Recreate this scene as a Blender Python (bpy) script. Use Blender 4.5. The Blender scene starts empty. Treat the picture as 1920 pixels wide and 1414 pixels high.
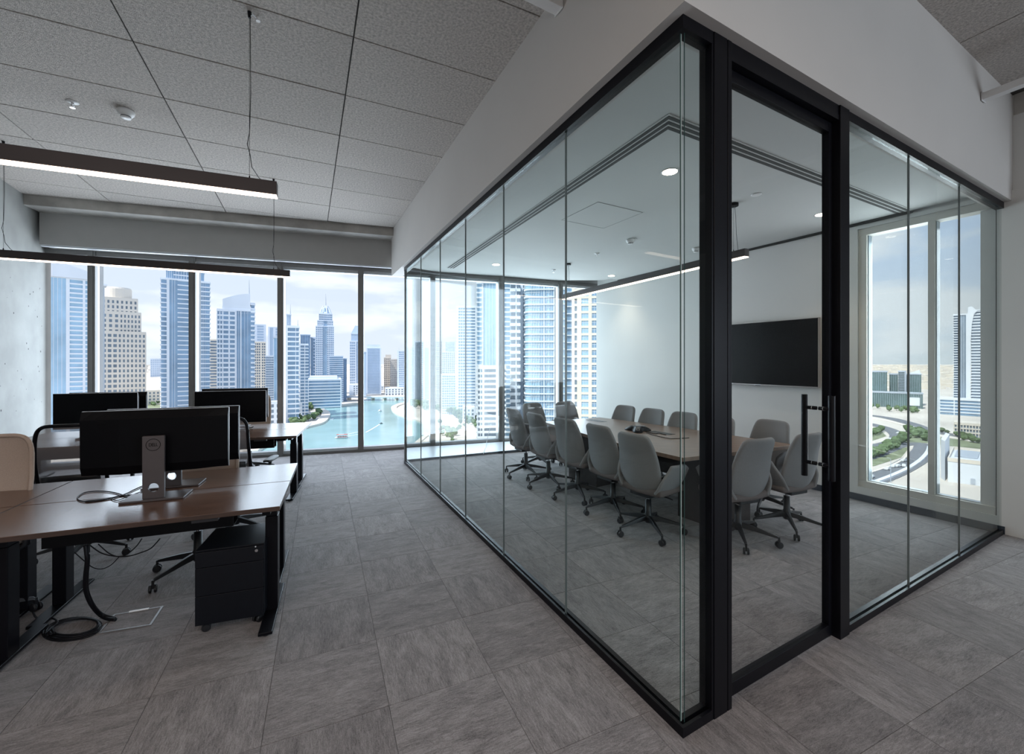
import bpy, bmesh, math, random
from mathutils import Vector, Matrix
random.seed(7)
C = bpy.context.scene.collection
sc = bpy.context.scene

# ------------------------------------------------------------------ camera, world, sun, exposure
HC, F, U0, V0 = 1.55, 800.0, 960.0, 678.0       # eye height, focal length in pixels of the 1920 frame, principal column, horizon row
cam = bpy.data.cameras.new('camera'); co = bpy.data.objects.new('camera', cam); C.objects.link(co)
co.location = (0, 0, HC); co.rotation_euler = (math.pi/2, 0, 0)
cam.sensor_width = 36; cam.lens = F/1920*36; cam.shift_y = (V0-707)/1920
cam.clip_start = 0.05; cam.clip_end = 20000
sc.camera = co
sc.view_settings.view_transform = 'Standard'; sc.view_settings.look = 'None'
sc.view_settings.gamma = 1; sc.view_settings.use_curve_mapping = False
sc.view_settings.exposure = 0.32
sc.cycles.use_denoising = True
sc.cycles.max_bounces = 10; sc.cycles.diffuse_bounces = 4; sc.cycles.glossy_bounces = 4
sc.cycles.transparent_max_bounces = 40; sc.cycles.transmission_bounces = 8
sc.cycles.sample_clamp_indirect = 6.0
sc.cycles.caustics_reflective = False; sc.cycles.caustics_refractive = False

SKY_STRENGTH = 1.05
w = bpy.data.worlds.new('sky'); sc.world = w; w.use_nodes = True
N = w.node_tree.nodes; L = w.node_tree.links; N.clear()
out = N.new('ShaderNodeOutputWorld'); bg = N.new('ShaderNodeBackground'); bg.inputs[1].default_value = SKY_STRENGTH
L.new(bg.outputs[0], out.inputs[0])
tc = N.new('ShaderNodeTexCoord'); sx = N.new('ShaderNodeSeparateXYZ'); L.new(tc.outputs['Generated'], sx.inputs[0])
def wmath(op, a, b=None, c=None):
    n = N.new('ShaderNodeMath'); n.operation = op
    for k, v in enumerate((a, b, c)):
        if v is None: continue
        if isinstance(v, (int, float)): n.inputs[k].default_value = v
        else: L.new(v, n.inputs[k])
    return n.outputs[0]
def wmix(f, a, b):
    n = N.new('ShaderNodeMix'); n.data_type = 'RGBA'
    for k, v in ((0, f), (6, a), (7, b)):
        if isinstance(v, (int, float)): n.inputs[k].default_value = v
        elif isinstance(v, tuple): n.inputs[k].default_value = (*v, 1)
        else: L.new(v, n.inputs[k])
    return n.outputs[2]
zz = wmath('MAXIMUM', sx.outputs[2], 0.0)
zf = wmath('MINIMUM', wmath('POWER', wmath('MULTIPLY', zz, 1.9), 0.8), 1.0)
sunny = wmath('MULTIPLY_ADD', wmath('ADD', wmath('MULTIPLY', sx.outputs[0], -0.9), wmath('MULTIPLY', sx.outputs[1], 0.45)), 0.8, 0.52)   # whiter haze towards the sun side
sunny = wmath('MINIMUM', wmath('MAXIMUM', sunny, 0.0), 1.0)
blue = wmix(zf, (0.76, 0.82, 0.88), (0.30, 0.52, 0.92))
hazy = wmix(zf, (0.69, 0.745, 0.815), (0.55, 0.65, 0.82))
sky = wmix(sunny, blue, hazy)
mp = N.new('ShaderNodeMapping'); mp.inputs['Scale'].default_value = (2.2, 2.2, 8.0); mp.inputs['Location'].default_value = (3.1, 0.4, 0.25)
L.new(tc.outputs['Generated'], mp.inputs[0])
nz = N.new('ShaderNodeTexNoise'); nz.inputs['Scale'].default_value = 1.7; nz.inputs['Detail'].default_value = 6; nz.inputs['Roughness'].default_value = 0.5
L.new(mp.outputs[0], nz.inputs['Vector'])
cr = N.new('ShaderNodeMapRange'); cr.inputs[1].default_value = 0.50; cr.inputs[2].default_value = 0.60; L.new(nz.outputs[0], cr.inputs[0])
sky = wmix(wmath('MULTIPLY', cr.outputs[0], 0.85), sky, (0.86, 0.89, 0.94))
ground = wmath('MULTIPLY', sx.outputs[2], -30.0)
L.new(sky, bg.inputs[0])

sl = bpy.data.lights.new('sun', 'SUN'); sl.energy = 5.2; sl.angle = math.radians(0.6); sl.color = (1, 0.96, 0.9)
so = bpy.data.objects.new('sun', sl); C.objects.link(so)
so.rotation_euler = Vector((0.55, 0.42, -1.05)).to_track_quat('-Z', 'Y').to_euler()

def area_light(name, loc, rot, sx_, sy_, watts, col):
    l = bpy.data.lights.new(name, 'AREA'); l.shape = 'RECTANGLE'; l.size = sx_; l.size_y = sy_; l.energy = watts; l.color = col
    o = bpy.data.objects.new(name, l); C.objects.link(o); o.location = loc; o.rotation_euler = rot; return o
# added fill lamps inside the long and side windows, and unseen behind the viewer
FILL = area_light('long_window_fill', (-2.55, 7.55, 1.62), (math.radians(-90), 0, math.radians(18.3)), 8.6, 2.9, 285, (0.73, 0.86, 1.0))
FILL2 = area_light('side_window_fill', (4.15, 4.75, 1.6), (math.radians(-90), 0, math.radians(-61)), 1.15, 2.6, 55, (0.86, 0.93, 1.0))
REAR_FILL = area_light('rear_fill_light', (-1.6, -2.2, 3.55), (0, 0, 0), 9.5, 4.5, 215, (1.0, 0.89, 0.82))

FILL3 = area_light('right_fill_light', (8.75, -2.3, 1.75), (math.radians(90), 0, math.radians(90)), 4.2, 2.6, 225, (0.74, 0.86, 1.0))  # added fill lamp out of view, brightens bulkhead and pier from the right

# ------------------------------------------------------------------ helpers
def GP(u, v, z=0.0):
    y = (HC - z)*F/(v - V0); return Vector(((u-U0)/F*y, y, z))
def RAY(u, y, z=0.0): return Vector(((u-U0)/F*y, y, z))
def LN(u, A, B):                                   # where the sight column u meets the plan line AB
    k = (u-U0)/F; dx, dy = B[0]-A[0], B[1]-A[1]
    t = (k*A[1]-A[0])/(dx-k*dy); return (A[0]+dx*t, A[1]+dy*t)
def unit(a): return Vector((math.cos(a), math.sin(a)))

def tag(o, label=None, cat=None, group=None, kind=None):
    if label: o['label'] = label
    if cat: o['category'] = cat
    if group: o['group'] = group
    if kind: o['kind'] = kind
    return o
def empty(name, loc=(0, 0, 0), rz=0.0, parent=None):
    o = bpy.data.objects.new(name, None); C.objects.link(o); o.empty_display_size = 0.1
    o.location = loc; o.rotation_euler = (0, 0, rz); o.parent = parent; return o
def thing(name, label, cat, loc=(0, 0, 0), rz=0.0, group=None):
    return tag(empty(name, loc, rz), label, cat, group)
def copy_tree(o, parent=None):
    c = o.copy(); C.objects.link(c); c.parent = parent
    for ch in list(o.children): copy_tree(ch, c)
    return c

class MB:
    def __init__(s): s.v = []; s.f = []
    def add(s, vs, fs):
        n = len(s.v); s.v += [tuple(p) for p in vs]; s.f += [tuple(i+n for i in q) for q in fs]; return s
    def box(s, x0, x1, y0, y1, z0, z1, m=None):
        vs = [(x, y, z) for z in (z0, z1) for x, y in ((x0, y0), (x1, y0), (x1, y1), (x0, y1))]
        if m is not None: vs = [m @ Vector(p) for p in vs]
        return s.add(vs, [(0, 3, 2, 1), (4, 5, 6, 7), (0, 1, 5, 4), (1, 2, 6, 5), (2, 3, 7, 6), (3, 0, 4, 7)])
    def prism(s, poly, z0, z1):
        n = len(poly)
        a = sum(poly[i][0]*poly[(i+1) % n][1]-poly[(i+1) % n][0]*poly[i][1] for i in range(n))
        if a < 0: poly = poly[::-1]
        vs = [(p[0], p[1], z0) for p in poly]+[(p[0], p[1], z1) for p in poly]
        return s.add(vs, [tuple(range(n-1, -1, -1)), tuple(range(n, 2*n))]+[(i, (i+1) % n, (i+1) % n+n, i+n) for i in range(n)])
    def cyl(s, c, r0, z0, z1, n=16, r1=None):
        r1 = r0 if r1 is None else r1
        vs = [(c[0]+r*math.cos(2*math.pi*i/n), c[1]+r*math.sin(2*math.pi*i/n), z) for r, z in ((r0, z0), (r1, z1)) for i in range(n)]
        return s.add(vs, [tuple(range(n-1, -1, -1)), tuple(range(n, 2*n))]+[(i, (i+1) % n, (i+1) % n+n, i+n) for i in range(n)])
    def lathe(s, prof, c=(0, 0), n=20):
        vs = [(c[0]+r*math.cos(2*math.pi*i/n), c[1]+r*math.sin(2*math.pi*i/n), z) for r, z in prof for i in range(n)]
        m = len(prof)
        fs = [(j*n+i, j*n+(i+1) % n, (j+1)*n+(i+1) % n, (j+1)*n+i) for j in range(m-1) for i in range(n)]
        return s.add(vs, fs+[tuple(range(n-1, -1, -1)), tuple((m-1)*n+i for i in range(n))])
    def tube(s, pts, r, n=8, closed=False):
        pts = [Vector(p) for p in pts]; m = len(pts); rings = []
        up = Vector((0, 0, 1))
        for i, p in enumerate(pts):
            if closed: t = pts[(i+1) % m]-pts[i-1]
            else: t = pts[min(i+1, m-1)]-pts[max(i-1, 0)]
            t.normalize(); a = t.cross(up)
            if a.length < 1e-3: a = t.cross(Vector((0, 1, 0)))
            a.normalize(); b = a.cross(t); rr = r[i] if isinstance(r, (list, tuple)) else r
            rings.append([p+(a*math.cos(2*math.pi*k/n)+b*math.sin(2*math.pi*k/n))*rr for k in range(n)])
        vs = [q for ring in rings for q in ring]; fs = []
        for i in range(m if closed else m-1):
            for k in range(n):
                fs.append((i*n+k, i*n+(k+1) % n, ((i+1) % m)*n+(k+1) % n, ((i+1) % m)*n+k))
        if not closed: fs += [tuple(range(n-1, -1, -1)), tuple((m-1)*n+k for k in range(n))]
        return s.add(vs, fs)
    def build(s, name, mat, parent=None, smooth=False, bevel=0, seg=2, loc=None, rz=0.0):
        me = bpy.data.meshes.new(name); me.from_pydata(s.v, [], s.f); me.validate()
        bm = bmesh.new(); bm.from_mesh(me); bmesh.ops.recalc_face_normals(bm, faces=bm.faces); bm.to_mesh(me); bm.free()
        me.materials.append(mat)
        if smooth: me.shade_smooth()
        o = bpy.data.objects.new(name, me); C.objects.link(o); o.parent = parent
        if loc is not None: o.location = loc
        o.rotation_euler = (0, 0, rz)
        if bevel:
            b = o.modifiers.new('bevel', 'BEVEL'); b.width = bevel; b.segments = seg; b.limit_method = 'ANGLE'; b.angle_limit = math.radians(40)
            me.shade_smooth(); b.harden_normals = True
        return o

def clip_poly(poly, region):                       # Sutherland-Hodgman against a convex ccw region
    outp = list(poly)
    for i in range(len(region)):
        a, b = region[i], region[(i+1) % len(region)]
        inp, outp = outp, []
        if not inp: return []
        side = lambda p: (b[0]-a[0])*(p[1]-a[1])-(b[1]-a[1])*(p[0]-a[0])
        for j in range(len(inp)):
            p, q = inp[j-1], inp[j]; sp, sq = side(p), side(q)
            if (sp >= 0) != (sq >= 0):
                t = sp/(sp-sq); outp.append((p[0]+(q[0]-p[0])*t, p[1]+(q[1]-p[1])*t))
            if sq >= 0: outp.append(q)
    return outp
def area(p): return abs(sum(p[i-1][0]*p[i][1]-p[i][0]*p[i-1][1] for i in range(len(p))))/2 if len(p) > 2 else 0

# ------------------------------------------------------------------ materials (all procedural)
def mat(name, col, rough=0.6, metal=0.0, var=0.08, scale=8.0, stretch=(1, 1, 1), bump=0.0, bscale=60.0, spec=0.5, emit=None, estr=0.0, per_obj=0.0, detail=4):
    m = bpy.data.materials.new(name); m.use_nodes = True; nt = m.node_tree; n = nt.nodes; l = nt.links
    b = n['Principled BSDF']; b.inputs['Roughness'].default_value = rough; b.inputs['Metallic'].default_value = metal
    b.inputs['Specular IOR Level'].default_value = spec
    t = n.new('ShaderNodeTexCoord'); mp = n.new('ShaderNodeMapping'); mp.inputs['Scale'].default_value = stretch; l.new(t.outputs['Object'], mp.inputs[0])
    nz = n.new('ShaderNodeTexNoise'); nz.inputs['Scale'].default_value = scale; nz.inputs['Detail'].default_value = detail; l.new(mp.outputs[0], nz.inputs['Vector'])
    r = n.new('ShaderNodeMapRange'); r.inputs[1].default_value = 0.3; r.inputs[2].default_value = 0.7; r.inputs[3].default_value = 1-var; r.inputs[4].default_value = 1+var; l.new(nz.outputs[0], r.inputs[0])
    h = n.new('ShaderNodeHueSaturation'); h.inputs['Color'].default_value = (*col, 1)
    val = r.outputs[0]
    if per_obj:
        oi = n.new('ShaderNodeObjectInfo'); r2 = n.new('ShaderNodeMapRange'); r2.inputs[3].default_value = 1-per_obj; r2.inputs[4].default_value = 1+per_obj; l.new(oi.outputs['Random'], r2.inputs[0])
        mm = n.new('ShaderNodeMath'); mm.operation = 'MULTIPLY'; l.new(r.outputs[0], mm.inputs[0]); l.new(r2.outputs[0], mm.inputs[1]); val = mm.outputs[0]
    l.new(val, h.inputs['Value']); l.new(h.outputs[0], b.inputs['Base Color'])
    if bump:
        n2 = n.new('ShaderNodeTexNoise'); n2.inputs['Scale'].default_value = bscale; n2.inputs['Detail'].default_value = 3; l.new(mp.outputs[0], n2.inputs['Vector'])
        bp = n.new('ShaderNodeBump'); bp.inputs['Strength'].default_value = bump; bp.inputs['Distance'].default_value = 0.01; l.new(n2.outputs[0], bp.inputs['Height']); l.new(bp.outputs[0], b.inputs['Normal'])
    if emit: b.inputs['Emission Color'].default_value = (*emit, 1); b.inputs['Emission Strength'].default_value = estr
    return m
def glass_mat(name, tint, fres=1.33, refl=0.5):
    m = bpy.data.materials.new(name); m.use_nodes = True; n = m.node_tree.nodes; l = m.node_tree.links; n.clear()
    o = n.new('ShaderNodeOutputMaterial'); mx = n.new('ShaderNodeMixShader'); tr = n.new('ShaderNodeBsdfTransparent'); gl = n.new('ShaderNodeBsdfGlossy'); fr = n.new('ShaderNodeFresnel')
    nz = n.new('ShaderNodeTexNoise'); nz.inputs['Scale'].default_value = 0.6; mxc = n.new('ShaderNodeMix'); mxc.data_type = 'RGBA'
    mxc.inputs[6].default_value = (*[c*0.985 for c in tint], 1); mxc.inputs[7].default_value = (*tint, 1); l.new(nz.outputs[0], mxc.inputs[0]); l.new(mxc.outputs[2], tr.inputs[0])
    gl.inputs['Roughness'].default_value = 0.0; gl.inputs['Color'].default_value = (*[refl*c for c in (0.96, 0.99, 1.0)], 1)
    ge = n.new('ShaderNodeNewGeometry'); mr = n.new('ShaderNodeMapRange'); mr.inputs[3].default_value = fres; mr.inputs[4].default_value = 1/fres   # same reflectance on the inner face
    l.new(ge.outputs['Backfacing'], mr.inputs[0]); l.new(mr.outputs[0], fr.inputs[0])
    l.new(fr.outputs[0], mx.inputs[0]); l.new(tr.outputs[0], mx.inputs[1]); l.new(gl.outputs[0], mx.inputs[2]); l.new(mx.outputs[0], o.inputs[0]); return m

def carpet(name):
    m = bpy.data.materials.new(name); m.use_nodes = True; n = m.node_tree.nodes; l = m.node_tree.links; b = n['Principled BSDF']
    b.inputs['Roughness'].default_value = 0.95; b.inputs['Specular IOR Level'].default_value = 0.25
    b.inputs['Sheen Weight'].default_value = 0.35; b.inputs['Sheen Roughness'].default_value = 0.4
    t = n.new('ShaderNodeTexCoord'); oi = n.new('ShaderNodeObjectInfo')
    off = n.new('ShaderNodeVectorMath'); off.operation = 'MULTIPLY_ADD'; off.inputs[1].default_value = (1, 1, 1)
    l.new(t.outputs['Object'], off.inputs[0])
    cb = n.new('ShaderNodeCombineXYZ'); ml = n.new('ShaderNodeMath'); ml.operation = 'MULTIPLY'; ml.inputs[1].default_value = 37.0
    l.new(oi.outputs['Random'], ml.inputs[0]); l.new(ml.outputs[0], cb.inputs[0]); l.new(ml.outputs[0], cb.inputs[1]); l.new(cb.outputs[0], off.inputs[2])
    def noise(sc_, stretch, det, rgh=0.6):
        mp = n.new('ShaderNodeMapping'); mp.inputs['Scale'].default_value = stretch; l.new(off.outputs[0], mp.inputs[0])
        z = n.new('ShaderNodeTexNoise'); z.inputs['Scale'].default_value = sc_; z.inputs['Detail'].default_value = det; z.inputs['Roughness'].default_value = rgh; z.inputs['Distortion'].default_value = 0.6
        l.new(mp.outputs[0], z.inputs['Vector']); return z.outputs[0]
    streak = noise(22.0, (1.0, 6.0, 1), 8, 0.75); fine = noise(150.0, (1, 2.2, 1), 4, 0.7); big = noise(5.0, (1, 3.0, 1), 5)
    ramp = n.new('ShaderNodeValToRGB'); e = ramp.color_ramp.elements
    e[0].position = 0.37; e[0].color = (0.052, 0.046, 0.047, 1); e[1].position = 0.62; e[1].color = (0.33, 0.305, 0.302, 1)
    x = ramp.color_ramp.elements.new(0.48); x.color = (0.175, 0.158, 0.157, 1)
    def ma(op, a, bb):
        q = n.new('ShaderNodeMath'); q.operation = op
        for k, v in enumerate((a, bb)):
            if isinstance(v, (int, float)): q.inputs[k].default_value = v
            else: l.new(v, q.inputs[k])
        return q.outputs[0]
    s = ma('ADD', ma('MULTIPLY', streak, 0.40), ma('ADD', ma('MULTIPLY', fine, 0.34), ma('MULTIPLY', big, 0.26)))
    l.new(s, ramp.inputs[0])
    r2 = n.new('ShaderNodeMapRange'); r2.inputs[3].default_value = 0.88; r2.inputs[4].default_value = 1.12; l.new(oi.outputs['Random'], r2.inputs[0])
    h = n.new('ShaderNodeHueSaturation'); l.new(ramp.outputs[0], h.inputs['Color']); l.new(r2.outputs[0], h.inputs['Value']); l.new(h.outputs[0], b.inputs['Base Color'])
    bp = n.new('ShaderNodeBump'); bp.inputs['Strength'].default_value = 0.5; bp.inputs['Distance'].default_value = 0.004; l.new(s, bp.inputs['Height']); l.new(bp.outputs[0], b.inputs['Normal'])
    return m

M = {}
M['carpet'] = carpet('carpet_tile_pile')
M['plaster'] = mat('painted_plaster', (0.54, 0.51, 0.48), 0.75, var=0.02, scale=2)
M['white_wall'] = mat('white_wall_paint', (0.66, 0.66, 0.64), 0.7, var=0.02, scale=2)
M['room_ceiling'] = mat('meeting_ceiling_paint', (0.56, 0.565, 0.55), 0.8, var=0.02, scale=1.5)
M['frame_cream'] = mat('cream_window_frame', (0.62, 0.61, 0.565), 0.5, var=0.02)
M['reveal'] = mat('blue_grey_reveal', (0.26, 0.32, 0.36), 0.4, var=0.03)
M['skirting'] = mat('dark_skirting', (0.035, 0.045, 0.06), 0.4, var=0.05)
M['panel'] = mat('wood_wool_ceiling_panel', (0.46, 0.42, 0.385), 0.95, var=0.30, scale=60, bump=0.8, bscale=150, per_obj=0.05, detail=6)
M['panel_joint'] = mat('dark_panel_joint', (0.06, 0.055, 0.05), 0.9)
M['concrete'] = mat('fair_faced_concrete', (0.34, 0.345, 0.33), 0.8, var=0.14, scale=2.2, bump=0.15, bscale=18)
M['concrete_beam'] = mat('beam_concrete', (0.42, 0.40, 0.37), 0.8, var=0.2, scale=4, bump=0.3, bscale=20)
M['header'] = mat('grey_header_board', (0.42, 0.41, 0.395), 0.7, var=0.02)
M['alu'] = mat('grey_aluminium', (0.17, 0.165, 0.16), 0.4, metal=0.3, var=0.04)
M['alu_pale'] = mat('pale_aluminium', (0.62, 0.65, 0.68), 0.35, metal=0.2, var=0.03)
M['black'] = mat('black_powder_coat', (0.004, 0.004, 0.005), 0.4, var=0.05, spec=0.12)
M['black_satin'] = mat('black_satin_metal', (0.004, 0.004, 0.006), 0.32, var=0.05, spec=0.16)
M['seal'] = mat('glass_joint_silicone', (0.18, 0.20, 0.20), 0.3, var=0.02)
M['glass_edge'] = mat('polished_glass_edge', (0.03, 0.065, 0.06), 0.08, var=0.05)
M['glass_bead'] = mat('clear_joint_bead', (0.42, 0.50, 0.49), 0.15, var=0.05)
M['glass'] = glass_mat('partition_glass', (0.935, 0.968, 0.958))
M['door_glass'] = glass_mat('clear_door_glass', (0.975, 0.98, 0.975), refl=0.28)
M['facade_glass'] = glass_mat('facade_glass', (0.97, 0.985, 0.99), 1.25)
M['walnut'] = mat('walnut_desktop', (0.115, 0.062, 0.042), 0.27, var=0.3, scale=5, stretch=(1, 9, 1), bump=0.03, spec=1.0)
M['walnut_edge'] = mat('dark_walnut_edge', (0.05, 0.028, 0.02), 0.4, var=0.2, scale=8, stretch=(1, 1, 6))
M['table_top'] = mat('conference_table_veneer', (0.19, 0.125, 0.09), 0.3, var=0.2, scale=4, stretch=(1, 8, 1), spec=0.6)
M['table_dark'] = mat('dark_table_base', (0.03, 0.022, 0.02), 0.4, var=0.2, scale=5, stretch=(6, 6, 1))
M['fabric'] = mat('grey_upholstery', (0.235, 0.232, 0.235), 0.95, var=0.07, scale=160, bump=0.25, bscale=500, spec=0.2)
M['fabric_front'] = mat('taupe_upholstery', (0.16, 0.135, 0.13), 0.95, var=0.07, scale=160, bump=0.25, bscale=500, spec=0.2)
M['beige_back'] = mat('beige_mesh_fabric', (0.44, 0.345, 0.285), 0.9, var=0.06, scale=200, bump=0.3, bscale=600, spec=0.2)
M['plastic'] = mat('black_nylon', (0.010, 0.0105, 0.013), 0.45, var=0.06)
M['chrome'] = mat('chrome', (0.7, 0.7, 0.72), 0.12, metal=1.0, var=0.02)
M['grey_plastic'] = mat('grey_plastic', (0.10, 0.10, 0.11), 0.5, var=0.03)
M['monitor'] = mat('monitor_black', (0.002, 0.002, 0.003), 0.45, var=0.05, spec=0.10)
M['monitor_edge'] = mat('silver_monitor_edge', (0.36, 0.33, 0.32), 0.3, metal=0.5, var=0.03)
M['screen'] = mat('switched_off_screen', (0.002, 0.002, 0.003), 0.2, var=0.02, spec=0.12)
M['stand'] = mat('dark_silver_stand', (0.085, 0.072, 0.073), 0.45, metal=0.3, var=0.04)
M['logo'] = mat('dark_logo_print', (0.003, 0.003, 0.003), 0.5, spec=0.1)
M['cable'] = mat('black_cable', (0.006, 0.006, 0.008), 0.5, spec=0.2)
M['cable_white'] = mat('white_cable', (0.7, 0.72, 0.74), 0.4)
M['white_plastic'] = mat('white_plastic', (0.72, 0.71, 0.70), 0.4, var=0.03)
M['lamp_body'] = mat('anodised_lamp_body', (0.035, 0.026, 0.026), 0.4, metal=0.3, var=0.05)
M['lamp_light'] = mat('linear_diffuser', (1, 0.9, 0.8), 0.5, emit=(1, 0.76, 0.60), estr=6.0)
M['down_light'] = mat('downlight_lens', (1, 0.9, 0.8), 0.5, emit=(1, 0.82, 0.64), estr=22.0)
M['slot_dark'] = mat('slot_shadow_black', (0.03, 0.032, 0.03), 0.8)
M['pedestal'] = mat('black_pedestal_steel', (0.003, 0.004, 0.007), 0.36, var=0.04, spec=0.3)
# ------------------------------------------------------------------ plan of the place
a_ = Vector((-0.4438, 0.8961)); b_ = Vector((0.873, 0.488)); CN = Vector((0.703, 1.753))
def P(s, t): q = CN+b_*s+a_*t; return (q.x, q.y)
ZC, ZCR, ZT, ZI = 3.74, 3.91, 2.98, 3.10          # office ceiling, ceiling by the front of the room, partition head, meeting-room ceiling
FAC = [(-6.69, 6.09), (-5.55, 6.43), (-4.45, 6.76), (-3.35, 7.09), (-2.39, 7.376), (-1.30, 7.74), (-0.246, 8.10), (0.80, 8.50), (1.80, 8.89)]
def fac(u):
    for A, B in zip(FAC, FAC[1:]):
        p = LN(u, A, B)
        if A[0]-1e-6 <= p[0] <= B[0]+1e-6: return p
    return LN(u, FAC[-2], FAC[-1])
RWA, RWB = (3.84, 4.86), (4.40, 3.854)
rdir = (Vector(RWB)-Vector(RWA)).normalized(); rout = Vector((-rdir.y, rdir.x))
if rout.x < 0: rout = -rout
RW0 = LN(1137, RWA, RWB); RWE = (Vector(RWB)+rdir*0.10)
LEND = LN(757.5, P(0, 0), P(0, 1))
TEND = (LEND[1]-CN.y)/a_.y
SF = [P(4.305, 0)]

def struct(name, mb, m, parent=None, **k):
    o = mb.build(name, m, parent, **k)
    if parent is None: o['kind'] = 'structure'
    return o
def S_empty(name):
    e = empty(name); e['kind'] = 'structure'; return e

# ------------------------------------------------------------------ floor
floor = struct('floor', MB().prism([(-9, -5), (9, -5), (9, 3.4), (6.2, 4.9), (4.72, 4.05), (4.12, 5.05), (2.15, 8.95), (-7.6, 6.1)], -0.30, -0.006), M['carpet'])
slab_poly = [(-9.5, -6), (9.5, -6), (9.5, 3.6), (6.3, 5.05), (4.85, 4.15), (4.3, 5.05), (2.4, 9.1), (1.6, 9.1), (-2.6, 7.75), (-7.6, 6.3)]
ang = math.radians(24.0); ux = unit(ang); uy = Vector((-ux.y, ux.x)); anchor = Vector((-0.0969, 2.1247))
region = [(-6.9, 0.6), (6.2, 0.6), (6.2, 2.9), (4.55, 4.0), (1.86, 8.96), (-2.5, 7.42), (-6.75, 6.12)]
T = 0.5; tiles = []
for i in range(-22, 22):
    for j in range(-12, 22):
        c = anchor+ux*(i+0.5)*T+uy*(j+0.5)*T
        h = T/2-0.0012
        poly = [tuple(c+ux*sx_*h+uy*sy_*h) for sx_, sy_ in ((-1, -1), (1, -1), (1, 1), (-1, 1))]
        full = len(poly)
        cl = clip_poly(poly, region)
        if area(cl) < 0.004: continue
        y = c.y
        if y < 0.6: continue
        u = U0+c.x/y*F; v = V0+HC*F/y
        if u < -350 or u > 2270 or v > 1750: continue
        tiles.append((y, c, cl, area(cl) > 0.985*4*h*h, (i+j) % 2))
tiles.sort(key=lambda t: t[0])
def tile_mesh(poly): return MB().prism(poly, -0.005, 0.0)
base_tile = None; restmb = MB(); rng = random.Random(3)
for k, (y, c, cl, whole, par) in enumerate(tiles):
    quarter = par if rng.random() < 0.9 else 1-par
    ra = ang+(math.pi/2 if quarter else 0)
    if k >= 296:
        restmb.prism(cl, -0.005, 0.0); continue
    if whole:
        h = T/2-0.0012
        if base_tile is None:
            base_tile = MB().prism([(-h, -h), (h, -h), (h, h), (-h, h)], -0.005, 0.0).build('carpet_tile', M['carpet'], floor)
            o = base_tile
        else:
            o = base_tile.copy(); C.objects.link(o)
        o.location = (c.x, c.y, rng.uniform(-0.0004, 0.0004)); o.rotation_euler = (0, 0, ra); o.parent = floor
    else:
        R2 = Matrix.Rotation(-ra, 2); lp = [tuple(R2 @ (Vector(p)-c)) for p in cl]
        MB().prism(lp, -0.005, 0.0).build('carpet_tile', M['carpet'], floor, loc=(c.x, c.y, 0), rz=ra)
if restmb.v:
    r = restmb.build('carpet_tile_rest', M['carpet'], floor); r['kind'] = 'stuff'; r.name = 'carpet_tiles'

# ------------------------------------------------------------------ slabs and outer shell
struct('ceiling', MB().prism(slab_poly, 4.3, 4.7), M['concrete'])
ceiling_p = struct('ceiling_backing', MB().prism([(-9.4, -5.9), P(-0.2, -9), P(-0.05, -0.05), P(-0.05, 6.15), (-2.0, 7.35), (-6.75, 6.1)], ZC+0.012, ZC+0.05), M['panel_joint'])
ceiling_q = struct('ceiling_backing', MB().prism([P(-0.2, -9.0), (9.4, -5.9), (9.4, 2.6), P(4.5, 0.0), P(-0.05, -0.03)], ZCR+0.012, ZCR+0.05), M['panel_joint'])
def panels(parent, region, z, lim):
    ang = math.radians(25.6); ux = unit(ang); uy = Vector((-ux.y, ux.x)); an = Vector((-1.369, 3.508)); pw, ph = 1.36, 0.695
    base = None; n = 0; g = 0.005; out = []
    for i in range(-9, 9):
        for j in range(-14, 10):
            c = an+ux*(i+0.5)*pw+uy*(j+0.5)*ph
            if c.y < 0.4: continue
            hx, hy = pw/2-g, ph/2-g
            poly = [tuple(c+ux*a*hx+uy*b*hy) for a, b in ((-1, -1), (1, -1), (1, 1), (-1, 1))]
            cl = clip_poly(poly, region)
            if area(cl) < 0.01: continue
            out.append((c.y, c, cl, area(cl) > 0.99*4*hx*hy, hx, hy))
    out.sort(key=lambda t: t[0])
    for y, c, cl, whole, hx, hy in out[:lim]:
        if whole:
            if base is None:
                base = MB().box(-hx, hx, -hy, hy, 0, 0.012).build('ceiling_panel', M['panel'], parent, bevel=0.0025, seg=1); o = base
            else: o = base.copy(); C.objects.link(o); o.parent = parent
            o.location = (c.x, c.y, z+rng.uniform(-0.0008, 0.0008)); o.rotation_euler = (0, 0, ang)
        else:
            R2 = Matrix.Rotation(-ang, 2); MB().prism([tuple(R2 @ (Vector(p)-c)) for p in cl], 0, 0.012).build('ceiling_panel', M['panel'], parent, loc=(c.x, c.y, z), rz=ang)
BM0, BM1 = (-6.42, 5.585), (-1.95, 7.0)
reg_l = [(-9, 0.8), P(-0.03, -1.2), P(-0.03, 0), P(-0.03, 6.05), BM1, BM0, (-9, 1.0)]
def ccw(p): return p if sum(p[i-1][0]*p[i][1]-p[i][0]*p[i-1][1] for i in range(len(p))) > 0 else p[::-1]
panels(ceiling_p, ccw([(-6.45, 0.7), P(-0.03, -1.2), P(-0.03, 5.84), BM0, (-6.45, 5.0)]), ZC, 120)
panels(ceiling_q, ccw([P(-0.03, -1.6), (6.6, -0.3), (6.6, 2.5), P(4.08, -0.03), P(0, -0.03)]), ZCR, 60)

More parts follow.
